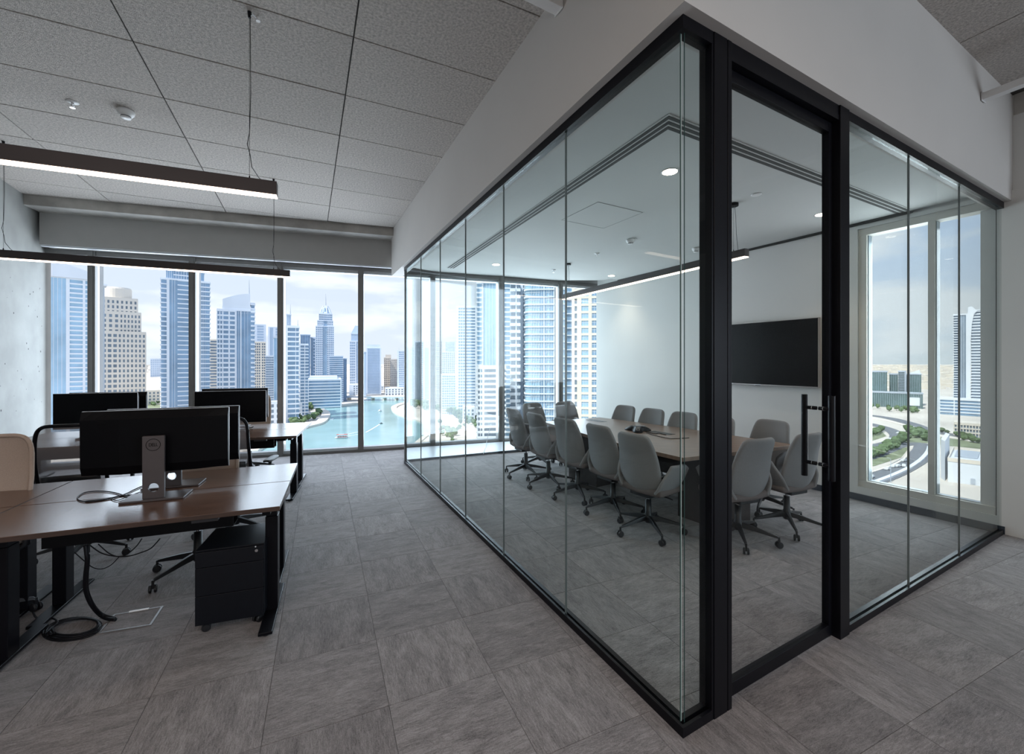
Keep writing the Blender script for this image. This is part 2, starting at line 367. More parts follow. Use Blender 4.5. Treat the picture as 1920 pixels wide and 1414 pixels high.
# left wall of board-marked concrete with tie holes
LW = Vector((-6.69, 6.09)); ld = Vector((0.5, -0.866)); ln_ = Vector((-0.866, -0.5))
lw = [LW-ld*0.25, LW+ld*8.0, LW+ld*8.0+ln_*0.4, LW-ld*0.25+ln_*0.4]
wl = struct('wall_left', MB().prism([tuple(p) for p in lw], 0, 4.3), M['concrete'])
hol = MB(); rr = random.Random(5)
for k in range(34):
    q = LW+ld*rr.uniform(0.05, 1.3)-ln_*0.001; z = rr.uniform(0.9, 2.6); r_ = rr.uniform(0.004, 0.012)
    mtx = Matrix.Translation((q.x, q.y, z)) @ Matrix.Rotation(math.atan2(ld.y, ld.x), 4, 'Z')
    hol.add([mtx @ Vector((r_*math.cos(t*math.pi/3), 0, r_*1.3*math.sin(t*math.pi/3))) for t in range(6)], [tuple(range(6))])
o = hol.build('concrete_pits', M['slot_dark'], wl); o['kind'] = 'stuff'
struct('wall_back', MB().box(-9, 9, -5.2, -5, 0, 4.3), M['white_wall'])
struct('wall_right', MB().box(9.0, 9.2, -0.1, 3.6, 0, 4.3).box(9.0, 9.2, -5, -4.5, 0, 4.3).box(9.0, 9.2, -4.5, -0.1, 0, 0.35).box(9.0, 9.2, -4.5, -0.1, 3.1, 4.3).prism([(9.2, 3.4), (9.2, 3.6), (6.2, 4.98), (6.08, 4.80)], 0, 4.3), M['white_wall'])
# beam and header board above the long window
bdir = (Vector(BM1)-Vector(BM0)).normalized(); bn = Vector((-bdir.y, bdir.x))
def off(p, q): v = Vector(p)+q; return (v.x, v.y)
E1 = off(BM1, bdir*0.1)
struct('beam', MB().prism([BM0, E1, off(E1, bn*0.34), off(BM0, bn*0.34)], 3.608, 3.80), M['concrete_beam'], bevel=0.006)
HB0, HB1 = (-6.52, 5.885), (-2.0, 7.30)
hn = bn*0.02
struct('trim_1', MB().prism([off(HB0, bn*-0.0), off(HB1, bdir*0.1), off(HB1, bdir*0.1+bn*0.25), off(HB0, bn*0.25)], 3.17, 3.608), M['header'])
struct('trim_2', MB().prism([off(HB0, bn*0.02), off(HB1, bdir*0.1+bn*0.02), off(HB1, bdir*0.1+bn*0.07), off(HB0, bn*0.07)], 3.150, 3.169), M['alu_pale'])
# upper wall over the whole facade so nothing shines in
up = [off(p, Vector((0.05, -0.16))*-0.9) for p in FAC]
mbw = MB()
for A, B in zip(FAC, FAC[1:]):
    d = (Vector(B)-Vector(A)).normalized(); n_ = Vector((-d.y, d.x))
    mbw.prism([off(A, n_*0.02), off(B, n_*0.02+d*0.02), off(B, n_*0.3+d*0.02), off(A, n_*0.3)], 3.171, 4.3)
struct('wall_facade', mbw, M['header'])

# ------------------------------------------------------------------ long window wall: one window per bay
mull_u = [172, 360.5, 526, 676.5, 811.5, 939.5, 1051.5, 1132.5]
mull = [fac(u) for u in mull_u]
ends = [off(FAC[0], Vector((0.02, 0.0)))]+mull
def bay(k, A, B, with_mull):
    A, B = Vector(A), Vector(B); d = (B-A).normalized(); n_ = Vector((-d.y, d.x)); Lw = (B-A).length; rz = math.atan2(d.y, d.x)
    e = empty('window_%d' % k, (A.x, A.y, 0), rz); e['kind'] = 'structure'
    MB().box(0, Lw, 0, 0.17, 3.10, 3.17).build('window_head', M['alu'], e)
    MB().box(0, Lw, 0.06, 0.165, 3.065, 3.10).build('window_liner', M['alu_pale'], e)
    MB().box(0, Lw, 0, 0.17, -0.02, 0.045).build('window_sill', M['alu'], e)
    MB().box(0, Lw, 0.06, 0.165, 0.045, 0.075).build('window_liner', M['alu_pale'], e)
    MB().box(0.0, Lw, 0.15, 0.158, 0.05, 3.10).build('pane', M['facade_glass'], e)
    if with_mull:
        MB().box(Lw-0.045, Lw+0.045, -0.012, 0.05, 0, 3.17).box(Lw-0.020, Lw+0.020, -0.02, -0.012, 0, 3.17).build('mullion', M['alu'], e)
        MB().box(Lw-0.04, Lw+0.04, 0.05, 0.20, 0, 3.17).build('mullion_fin', M['alu_pale'], e)
for k in range(len(ends)-1): bay(k+1, ends[k], ends[k+1], True)

# raised edge platform below the meeting-room window
PL0, PL1 = Vector((-1.66, 6.585)), Vector((2.35, 8.33))
pd = (PL1-PL0).normalized()
inner = [fac(u) for u in (759, 811, 940, 1051, 1133)]
struct('trim_3', MB().prism([tuple(PL0), tuple(PL1)]+[off(p, Vector((0.02, -0.06))) for p in inner[::-1]], 0, 0.034), M['alu_pale'])
struct('trim_4', MB().prism([tuple(PL0), tuple(PL1), off(PL1, Vector((pd.y, -pd.x))*0.012), off(PL0, Vector((pd.y, -pd.x))*0.012)], 0, 0.034), M['skirting'])

# ------------------------------------------------------------------ bulkhead over the glass room, its ceiling, right wall with window
SOE = 6.04
so_p = [P(-0.045, -0.045), P(-0.045, SOE), P(0.13, SOE), P(0.13, 0.12), P(4.315, 0.12), P(4.315, -0.045)]
struct('wall_bulkhead', MB().prism([P(-0.045, -0.045), P(-0.045, SOE), P(0.13, SOE), P(0.13, 0.12)], ZT, 4.3).prism([P(-0.045, -0.045), P(0.13, 0.12), P(6.2, 0.12), P(6.2, -0.045)], ZT, 4.3), M['plaster'])
rw0 = Vector(RW0)
ci = [P(0.13, 0.12), P(4.2, 0.12), tuple(Vector(RWB)), off(RW0, rdir*0.42), off(FAC[6], Vector((0.55, -0.30))), off(FAC[5], Vector((0.25, -0.58))), P(0.13, 5.62)]
struct('ceiling_room', MB().prism(ccw([tuple(p) for p in ci]), ZI, ZI+0.03), M['room_ceiling'])
struct('ceiling_slot', MB().prism(ccw([P(0.13, 5.2), P(0.13, SOE), off(FAC[5], Vector((0, 0.02))), off(FAC[6], Vector((0, 0.02))), off(FAC[7], Vector((0, 0.02))), off(RW0, Vector((0, 0.1))), off(RW0, rdir*0.8), P(1.0, 5.2)]), 3.171, 3.20), M['room_ceiling'])
def RQ(u, dep=0.0):                               # point on the right wall seen in column u, pushed outwards
    p = LN(u, RWA, RWB); return Vector(p)+rout*dep
L_ = lambda p: (Vector(p)-rw0).dot(rdir)
rwang = math.atan2(rdir.y, rdir.x)
q0, q1 = L_(RQ(1608)), L_(RQ(1869))
zb0, zt0 = 0.15, 3.03
wr = empty('wall_media', (rw0.x, rw0.y, 0), rwang); wr['kind'] = 'structure'
Lall = (RWE-rw0).length+0.35
# local frame: x along the wall towards the camera, +y points outwards
sg = 1 if (Matrix.Rotation(rwang, 2) @ Vector((0, 1))).dot(rout) > 0 else -1
def bx(mb, x0, x1, y0, y1, z0, z1): return mb.box(x0, x1, min(sg*y0, sg*y1), max(sg*y0, sg*y1), z0, z1)
mb = MB(); TH = 0.30
bx(mb, -0.3, q0, 0, TH, 0, ZI-0.028); bx(mb, q0, q1, 0, TH, 0, zb0); bx(mb, q0, q1, 0, TH, zt0, ZI-0.028); bx(mb, q1, Lall, 0, TH, 0, ZI-0.028)
bx(mb, -0.3, Lall, 0.03, TH, ZI-0.028, 4.3)
mb.build('wall_surface', M['white_wall'], wr)
bx(MB(), 0.36, q1+0.05, -0.012, 0.0, 0, 0.07).build('skirting_board', M['skirting'], wr)
wn = empty('window_9', (rw0.x, rw0.y, 0), rwang); wn['kind'] = 'structure'
m0, m1 = L_(RQ(1738)), L_(RQ(1751))
fr = MB(); g0, g1 = q0+0.075, q1-0.01
bx(fr, q0, q1, 0.02, 0.16, zt0-0.075, zt0); bx(fr, q0, q1, 0.02, 0.16, zb0, zb0+0.07)
bx(fr, q0, g0, 0.02, 0.16, zb0+0.07, zt0-0.075); bx(fr, g1, q1, 0.02, 0.16, zb0+0.07, zt0-0.075); bx(fr, m0, m1, 0.02, 0.16, zb0+0.07, zt0-0.075)
fr.build('window_frame', M['frame_cream'], wn, bevel=0.003)
for x0, x1 in ((g0, m0), (m1, g1)):
    bx(MB(), x0, x1, 0.13, 0.138, zb0+0.07, zt0-0.075).build('pane', M['facade_glass'], wn)
    bx(MB(), x0+0.001, x1-0.001, 0.06, 0.125, zb0+0.071, zb0+0.078).build('sill_strip', M['alu_pale'], wn)
    bx(MB(), x0+0.001, x0+0.008, 0.05, 0.125, zb0+0.08, zt0-0.08).build('reveal_strip', M['reveal'], wn)
# pier closing the front glazing
struct('wall_pier', MB().prism(ccw([P(4.30, -0.045), P(4.30, 0.16), P(6.2, 0.16), P(6.2, -0.045)]), 0, ZT), M['white_wall'])
struct('baseboard_pier', MB().prism(ccw([P(4.288, -0.062), P(4.288, 0.0), P(6.2, 0.0), P(6.2, -0.062)]), 0, 0.075), M['skirting'])
# far right concrete beam
s0 = 4.28
struct('beam', MB().prism(ccw([P(s0, -0.05), P(s0+0.25, -0.05), P(s0+0.25, -2.6), P(s0, -2.6)]), 3.74, 4.02), M['concrete_beam'], bevel=0.005)
struct('trim_5', MB().prism(ccw([P(s0+0.26, -0.05), P(s0+0.32, -0.05), P(s0+0.32, -2.6), P(s0+0.26, -2.6)]), 3.20, 4.3), M['header'])

# ------------------------------------------------------------------ glass partition, long side
JU = [1055.6, 939.8, 869.0, 822.0, 786.3]
JT = [0.0]+[(LN(u, P(0, 0), P(0, 1))[1]-CN.y)/a_.y for u in JU]+[TEND-0.02]
gl = thing('glass_partition', 'long frameless glass partition in black channels beside the open office aisle', 'partition')
def strip(poly, z0, z1): return MB().prism(ccw(poly), z0, z1)
def lpoly(s0, s1, t0, t1): return [P(s0, t0), P(s1, t0), P(s1, t1), P(s0, t1)]
def seg(par, name, m, s0, s1, t0, t1, z0, z1, **k): return strip(lpoly(s0, s1, t0, t1), z0, z1).build(name, m, par, **k)
gs0, gs1 = 0.016, 0.028
strip([P(0, 0), P(0.055, 0.055), P(0.055, TEND), P(0, TEND)], ZT-0.055, ZT).build('top_channel', M['black_satin'], gl)
mbb = strip([P(0, 0), P(0.014, 0.014), P(0.014, TEND), P(0, TEND)], 0, 0.042)
mbb2 = strip([P(0.030, 0.030), P(0.055, 0.055), P(0.055, TEND), P(0.030, TEND)], 0, 0.042); mbb.add(mbb2.v, mbb2.f)
mbb.build('bottom_channel', M['black_satin'], gl)
strip([P(0.014, 0.014), P(0.030, 0.030), P(0.030, TEND), P(0.014, TEND)], 0, 0.02).build('channel_gasket', M['alu_pale'], gl)
for t0, t1 in zip(JT, JT[1:]):
    seg(gl, 'glass_panel', M['glass'], gs0, gs1, max(t0+0.003, 0.031), t1-0.003, 0.021, ZT-0.056)
for t in JT[1:-1]: seg(gl, 'joint_seal', M['seal'], gs0, gs1, t-0.003, t+0.003, 0.03, ZT-0.056)
seg(gl, 'end_channel', M['alu'], 0.004, 0.04, TEND-0.02, TEND+0.004, 0.0, ZT)
seg(gl, 'glass_edge', M['glass_edge'], gs0, gs0+0.003, 0.0275, 0.0305, 0.042, ZT-0.056)
seg(gl, 'glass_bead', M['glass_bead'], gs0+0.003, gs1-0.003, 0.0285, 0.0295, 0.042, ZT-0.056)

fg = thing('glass_partition', 'short glass partition with black posts around the sliding door', 'partition')
su = lambda u: (Vector(LN(u, P(0, 0), P(1, 0)))-CN).length
p1a, p1b, p2a, p2b, sE = su(1338), su(1371), su(1573), su(1590), 4.30
def fp(s0, s1, t0, t1): return [P(s0, t0), P(s1, t0), P(s1, t1), P(s0, t1)]
strip([P(0, 0), P(sE, 0), P(sE, 0.055), P(0.055, 0.055)], ZT-0.055, ZT).build('top_channel', M['black_satin'], fg)
mbb = strip([P(0, 0), P(p1b, 0), P(p1b, 0.014), P(0.014, 0.014)], 0, 0.042)
m2 = strip([P(0.03, 0.030), P(p1b, 0.030), P(p1b, 0.055), P(0.055, 0.055)], 0, 0.042); mbb.add(m2.v, m2.f)
mbb.build('bottom_channel', M['black_satin'], fg)
mbb = strip(fp(p2b-0.01, sE, 0, 0.014), 0, 0.042); m2 = strip(fp(p2b-0.01, sE, 0.03, 0.055), 0, 0.042); mbb.add(m2.v, m2.f)
mbb.build('bottom_channel', M['black_satin'], fg)
strip(fp(p2b, sE, 0.014, 0.030), 0, 0.02).build('channel_gasket', M['alu_pale'], fg)
strip(fp(p1a, p1b-0.032, -0.004, 0.075), 0, ZT-0.001).prism(ccw(fp(p1b-0.028, p1b, -0.004, 0.075)), 0, ZT-0.001).build('post', M['black_satin'], fg, bevel=0.002)
strip(fp(p2a, p2b, -0.008, 0.085), 0, ZT-0.001).build('post', M['black_satin'], fg, bevel=0.002)
strip(fp(p1b, p2a, -0.002, 0.075), ZT-0.085, ZT-0.056).build('door_header', M['black_satin'], fg)
strip(fp(0.0305, p1a-0.001, gs0, gs1), 0.021, ZT-0.056).build('glass_panel', M['glass'], fg)
strip(fp(0.0285, 0.0305, gs0+0.001, gs0+0.004), 0.042, ZT-0.056).build('glass_edge', M['glass_edge'], fg)
strip(fp(p1a-0.012, p1a, 0.0, 0.055), 0.042, ZT-0.056).build('jamb', M['black_satin'], fg)
js = [p2b, su(1711), su(1805.5), sE-0.03]
for x0, x1 in zip(js, js[1:]): strip(fp(x0+0.002, x1-0.002, gs0, gs1), 0.021, ZT-0.056).build('glass_panel', M['glass'], fg)
for x in js[1:-1]: strip(fp(x-0.002, x+0.002, gs0, gs1), 0.03, ZT-0.056).build('joint_seal', M['seal'], fg)
strip(fp(sE-0.035, sE, 0, 0.055), 0, ZT-0.056).build('jamb', M['black_satin'], fg)

dr = thing('sliding_door', 'black framed glass sliding door with long tubular pull handles', 'door')
D0, D1 = 0.030, 0.066
strip(fp(p1b, p1b+0.012, D0, D1), 0.012, ZT-0.09).build('stile', M['black_satin'], dr)
strip(fp(p2a-0.045, p2a-0.004, D0, D1), 0.012, ZT-0.09).build('stile', M['black_satin'], dr)
strip(fp(p1b+0.012, p2a-0.045, D0, D1), 0.012, 0.075).build('bottom_rail', M['black_satin'], dr, bevel=0.002)
strip(fp(p1b+0.012, p2a-0.045, D0, D1), ZT-0.145, ZT-0.09).build('top_rail', M['black_satin'], dr, bevel=0.002)
strip(fp(p1b+0.012, p2a-0.045, 0.042, 0.052), 0.075, ZT-0.145).build('glass_panel', M['door_glass'], dr)
hs = su(1551); nF = Vector((b_.y, -b_.x))
hc = Vector(P(hs, 0.047))
for sgn, ll in ((1, 'outer'), (-1, 'inner')):
    q = hc+nF*0.068*sgn
    h = MB().cyl(q, 0.0165, 0.905, 1.365, 20).build('handle', M['black_satin'], dr, bevel=0.002)
    for z in (0.985, 1.292):
        MB().tube([(hc.x+nF.x*0.006*sgn, hc.y+nF.y*0.006*sgn, z), (q.x, q.y, z)], 0.0105, 14).build('handle_rod', M['black_satin'], h, smooth=True)
        e_ = hc+nF*0.028*sgn
        MB().tube([(e_.x-0.0015*nF.x, e_.y-0.0015*nF.y, z), (e_.x+0.0015*nF.x, e_.y+0.0015*nF.y, z)], 0.0108, 14).build('rod_ring', M['chrome'], h)
# ------------------------------------------------------------------ meeting-room ceiling fittings
def zig(parts, z0, z1, m, name, parent): # stripes following the two sides of the slot diffuser
    mb = MB()
    for poly in parts: mb.prism(ccw(poly), z0, z1)
    return mb.build(name, m, parent)
Q1, Q2, Q3 = Vector((0.985, 2.68)), Vector((-1.07, 7.03)), Vector((4.12, 4.385))
dl, dr_ = (Q2-Q1).normalized(), (Q3-Q1).normalized(); nl, nr = Vector((dl.y, -dl.x)), Vector((-dr_.y, dr_.x))
def corner(o1):                                    # point offset inwards by o1 from both sides
    A = Q1+nl*o1; B = Q1+nr*o1
    d = dl.x*dr_.y-dl.y*dr_.x; r = B-A; t = (r.x*dr_.y-r.y*dr_.x)/d; return A+dl*t
def stripe(o0, o1):
    c0, c1 = corner(o0), corner(o1)
    return [[tuple(c0), tuple(Q2+nl*o0), tuple(Q2+nl*o1), tuple(c1)], [tuple(c0), tuple(c1), tuple(Q3+nr*o1), tuple(Q3+nr*o0)]]
df = thing('slot_diffuser', 'three-slot air diffuser turning a corner in the white meeting-room ceiling', 'vent', (0, 0, ZI))
zig(stripe(-0.012, 0.118), -0.004, -0.001, M['room_ceiling'], 'flange', df)
for k in range(3): zig(stripe(0.002+k*0.043, 0.028+k*0.043), -0.0065, -0.0045, M['slot_dark'], 'slot', df)
sg_ = MB(); A = RQ(1345, -0.035); B = RQ(1712, -0.035)
struct('gap_shade', MB().prism(ccw([tuple(RQ(1160, -0.03)), tuple(RQ(1712, -0.03)), tuple(RQ(1712, 0.0)), tuple(RQ(1160, 0.0))]), ZI-0.024, ZI-0.001), M['slot_dark'])  # solid dark strip stands for the shade in the gap under the ceiling
hp = thing('access_panel', 'flush square access panel drawn on the meeting-room ceiling', 'panel', (0, 0, ZI))
pc = Vector((0.95, 4.55)); hh = 0.3
ua = Vector((b_.x, b_.y)); va = Vector((-b_.y, b_.x))
MB().prism(ccw([tuple(pc+ua*i*hh+va*j*hh) for i, j in ((-1, -1), (1, -1), (1, 1), (-1, 1))]), -0.0015, -0.0005).build('leaf', M['room_ceiling'], hp)
mb = MB()
for i, j, k, l in ((-1, -1, 1, -1), (1, -1, 1, 1), (1, 1, -1, 1), (-1, 1, -1, -1)):
    mb.tube([(*(pc+ua*i*hh+va*j*hh), -0.002), (*(pc+ua*k*hh+va*l*hh), -0.002)], 0.0012, 4)
mb.build('joint', M['grey_plastic'], hp)
dls = [((1256, 322), 'recessed round downlight nearest the glass corner of the meeting room'), ((1541, 402), 'recessed round downlight in front of the television wall'),
       ((930, 496), 'small recessed downlight at the far left beside the slot diffuser'), ((1146.5, 517), 'recessed round downlight far back above the two end chairs')]
for (u, v), lab in dls:
    p = GP(u, v, ZI); t = thing('downlight', lab, 'light', p, group='downlights in the meeting-room ceiling')
    MB().lathe([(0.058, -0.002), (0.066, -0.006), (0.070, -0.001), (0.062, 0.0)], n=28).build('trim_ring', M['white_plastic'], t, smooth=True)
    MB().cyl((0, 0), 0.057, -0.0045, -0.0025, 24).build('lens', M['down_light'], t)
    sp = bpy.data.lights.new('downlight_beam', 'SPOT'); sp.energy = 28; sp.spot_size = math.radians(95); sp.spot_blend = 0.8; sp.color = (1, 0.84, 0.68); sp.shadow_soft_size = 0.05
    so_ = bpy.data.objects.new('downlight_beam', sp); C.objects.link(so_); so_.parent = t; so_.location = (0, 0, -0.02)
def smoke(p, lab, s=1.0, g=None):
    t = thing('smoke_detector', lab, 'detector', p, group=g)
    MB().lathe([(0.052*s, 0), (0.055*s, -0.012*s), (0.050*s, -0.030*s), (0.036*s, -0.046*s), (0.034*s, -0.046*s)], n=28).build('housing', M['white_plastic'], t, smooth=True)
    MB().lathe([(0.031*s, -0.046*s), (0.031*s, -0.053*s)], n=20).build('vent_ring', M['grey_plastic'], t)
    MB().lathe([(0.034*s, -0.053*s), (0.030*s, -0.060*s), (0.012*s, -0.062*s)], n=24).build('cap', M['white_plastic'], t, smooth=True)
def sprinkler(p, lab, s=1.0, g=None):
    t = thing('sprinkler', lab, 'sprinkler', p, group=g)
    MB().lathe([(0.036*s, 0), (0.038*s, -0.003*s), (0.014*s, -0.008*s)], n=24).build('escutcheon', M['white_plastic'], t, smooth=True)
    mb = MB(); mb.cyl((0, 0), 0.009*s, -0.022*s, -0.006*s, 12)
    for k in (-1, 1): mb.tube([(0.009*s*k, 0, -0.02*s), (0.012*s*k, 0, -0.032*s), (0.004*s*k, 0, -0.044*s)], 0.0022*s, 6)
    mb.build('frame', M['chrome'], t, smooth=True)
    MB().cyl((0, 0), 0.016*s, -0.047*s, -0.045*s, 14).build('deflector', M['chrome'], t)
smoke(GP(236, 207, ZC), 'white smoke detector on the speckled office ceiling panels', 1.15)
sprinkler(GP(136, 191, ZC), 'chrome sprinkler head on the speckled ceiling left of the smoke detector', 1.1)
smoke(GP(1182, 449, ZI), 'white smoke detector on the meeting-room ceiling behind the glass')
smoke(GP(1305, 465, ZI), 'white smoke detector on the meeting-room ceiling near the black door post', 0.95)
sprinkler(GP(1119, 475, ZI), 'sprinkler head near the middle of the meeting-room ceiling')
sprinkler(GP(1038, 506, ZI), 'far sprinkler head between the lamp canopy and the slot diffuser')
t = thing('ceiling_speaker', 'flat round cover disc on the ceiling above the television', 'cover', GP(1418, 364.5, ZI))
MB().lathe([(0.045, 0), (0.046, -0.004), (0.03, -0.006)], n=28).build('disc', M['white_plastic'], t, smooth=True)

# ------------------------------------------------------------------ linear pendant lamps
def pendant(name, lab, A, B, z0, z1, zc, wires, canopy=False, group=None, strength_mat='lamp_light', wd=0.065):
    A, B = Vector(A), Vector(B); d = B-A; Lg = d.length; rz = math.atan2(d.y, d.x)
    t = thing(name, lab, 'lamp', (A.x, A.y, z0), rz, group)
    h = z1-z0
    MB().box(0, Lg, -wd/2, wd/2, 0.004, h).build('body', M['lamp_body'], t, bevel=0.0015, seg=1)
    MB().box(0.004, Lg-0.002, -wd/2+0.004, wd/2-0.004, -0.004, 0.0035).build('diffuser', M[strength_mat], t)
    for x in wires:
        MB().tube([(x, 0, h), (x, 0, zc-z0-0.002)], 0.0012, 6).build('steel_wire', M['cable'], t)
        MB().cyl((x, 0), 0.006, h, h+0.022, 10, 0.003).build('wire_grip', M['cable'], t)
        if canopy:
            MB().cyl((x, 0), 0.045, zc-z0-0.028, zc-z0-0.001, 22).build('canopy', M['black'], t)
            MB().tube([(x+0.01, 0, zc-z0-0.02), (x+0.018, 0.01, (zc-z0)*0.75), (x+0.03, 0, (zc-z0)*0.45), (x+0.05, 0, h)], 0.0022, 6).build('power_cable', M['grey_plastic'], t, smooth=True)
        else:
            MB().cyl((x, 0), 0.008, zc-z0-0.04, zc-z0-0.002, 10, 0.012).build('ceiling_cone', M['cable'], t)
            hz = zc-z0
            MB().tube([(x+0.004, 0, hz-0.03), (x+0.006, 0.004, hz*0.55), (x+0.0, 0.004, h+0.30), (x-0.012, 0.002, h+0.22), (x+0.004, 0, h+0.15), (x+0.012, 0, h+0.08), (x+0.05, 0, h+0.02), (x+0.07, 0, h)], 0.0022, 6).build('power_cable', M['cable'], t, smooth=True)
    return t
ldir = Vector((2.4875, 1.0))
w1, w2 = Vector((-1.642, 2.67)), Vector((-2.86, 5.12))
pendant('linear_pendant', 'long black linear pendant lamp hanging nearest above the desks', w1-ldir*0.945, w1+ldir*0.057, 2.602, 2.690, ZC, [0.17, 2.533], group='linear pendants over the desks')
pendant('linear_pendant', 'long black linear pendant lamp hanging lower in view before the window', w2-ldir*0.945, w2+ldir*0.066, 2.572, 2.655, ZC, [0.17, 2.533], group='linear pendants over the desks')
pa, pb = Vector((0.83, 6.87)), Vector((2.235, 4.06))
cd = (pb-pa).normalized()
pendant('linear_pendant', 'black linear pendant lamp running along above the conference table', pa, pb, 2.548, 2.625, ZI, [0.13, (pb-pa).length-0.14], canopy=True)
t = thing('wire_plug', 'small white cable plug on the ceiling beside the nearest lamp wire', 'plug', (0, 0, 0))
g = GP(484, 31, ZC)
MB().cyl((g.x, g.y), 0.013, ZC-0.03, ZC-0.002, 12, 0.007).build('plug_body', M['white_plastic'], t)
MB().tube([(w1.x, w1.y, ZC-0.035), (w1.x+0.02, w1.y, ZC-0.018), (g.x, g.y, ZC-0.024)], 0.0028, 6).build('plug_cable', M['cable_white'], t, smooth=True)
# cable trunking crossing from the bulkhead
def trunk(A, d, z, lab):
    A = Vector(A); t = thing('cable_trunking', lab, 'trunking', (A.x, A.y, z), math.atan2(d.y, d.x))
    MB().box(0.001, 3.2, -0.035, 0.035, 0, 0.055).build('trunking_body', M['white_plastic'], t, bevel=0.003)
    MB().box(0.0, 0.004, -0.042, 0.042, -0.006, 0.062).build('end_cap', M['white_plastic'], t)
ps = P(3.47, -0.052); trunk(ps, -a_, 3.625, 'pale square trunking running from the bulkhead at top right')
pl = P(-0.052, 0.86); trunk(pl, -b_, 3.60, 'pale square trunking meeting the bulkhead at the top edge')

# ------------------------------------------------------------------ chairs
def castor(parent, x, y, a, r=0.027):
    mb = MB(); m = Matrix.Translation((x, y, r)) @ Matrix.Rotation(a, 4, 'Z')
    for s in (-1, 1):
        prof = [(0.010, 0.006), (r*0.92, 0.007), (r, 0.010), (r, 0.018), (r*0.8, 0.023), (0.006, 0.024)]
        n = 14; vs = [m @ Vector((rr_*math.cos(2*math.pi*i/n), s*w_, rr_*math.sin(2*math.pi*i/n))) for rr_, w_ in prof for i in range(n)]
        mb.add(vs, [(j*n+i, j*n+(i+1) % n, (j+1)*n+(i+1) % n, (j+1)*n+i) for j in range(5) for i in range(n)]+[tuple(range(n)), tuple(5*n+i for i in range(n))])
    mb.box(-0.008, 0.008, -0.006, 0.006, 0.0, r+0.012, m)
    return mb.build('castor', M['plastic'], parent, smooth=False)
def star_base(t, R=0.305, rot=0.0, hub=0.155, mt='plastic'):
    for k in range(5):
        a = rot+k*2*math.pi/5; ca, sa = math.cos(a), math.sin(a)
        pts = [(0.02*ca, 0.02*sa, hub-0.02), (0.12*ca, 0.12*sa, hub-0.034), (0.24*ca, 0.24*sa, hub-0.058), (R*0.97*ca, R*0.97*sa, hub-0.068), (R*ca, R*sa, hub-0.078)]
        mb = MB(); ws = [(0.020, 0.022), (0.017, 0.018), (0.013, 0.012), (0.011, 0.009), (0.010, 0.008)]
        vs = []
        for (x, y, z), (hw, hh_) in zip(pts, ws):
            vs += [(x-sa*hw, y+ca*hw, z-hh_), (x+sa*hw, y-ca*hw, z-hh_), (x+sa*hw*0.7, y-ca*hw*0.7, z+hh_), (x-sa*hw*0.7, y+ca*hw*0.7, z+hh_)]
        fs = [(j*4+i, j*4+(i+1) % 4, (j+1)*4+(i+1) % 4, (j+1)*4+i) for j in range(4) for i in range(4)]+[(0, 1, 2, 3), (16, 17, 18, 19)]
        mb.add(vs, fs)
        mb.cyl((R*ca, R*sa), 0.0085, 0.03, hub-0.066, 10)
        mb.build('leg', M[mt], t, bevel=0.003, seg=1)
        castor(t, R*ca, R*sa, a+0.9+k*0.7)
    MB().lathe([(0.024, 0.085), (0.034, 0.10), (0.036, hub), (0.028, hub+0.02), (0.026, 0.30)], n=20).build('column', M[mt], t, smooth=True)
def sheet(fn, ns, nt): return [fn(-1+2*i/ns, j/nt) for j in range(nt+1) for i in range(ns+1)], [(j*(ns+1)+i, j*(ns+1)+i+1, (j+1)*(ns+1)+i+1, (j+1)*(ns+1)+i) for j in range(nt) for i in range(ns)]
def lerp_tab(tab, t):
    for (t0, v0), (t1, v1) in zip(tab, tab[1:]):
        if t <= t1: k = (t-t0)/(t1-t0); k = k*k*(3-2*k)*0.5+k*0.5; return v0+(v1-v0)*k
    return tab[-1][1]
def soft_shell(fn, ns, nt, th, name, m, parent, offset=1.0):
    v, f = sheet(fn, ns, nt); o = MB().add(v, f).build(name, m, parent, smooth=True)
    s = o.modifiers.new('solidify', 'SOLIDIFY'); s.thickness = th; s.offset = offset
    s = o.modifiers.new('bevel', 'BEVEL'); s.width = th*0.42; s.segments = 2; s.limit_method = 'ANGLE'; s.angle_limit = math.radians(50)
    s = o.modifiers.new('subsurf', 'SUBSURF'); s.levels = 1; s.render_levels = 1
    return o
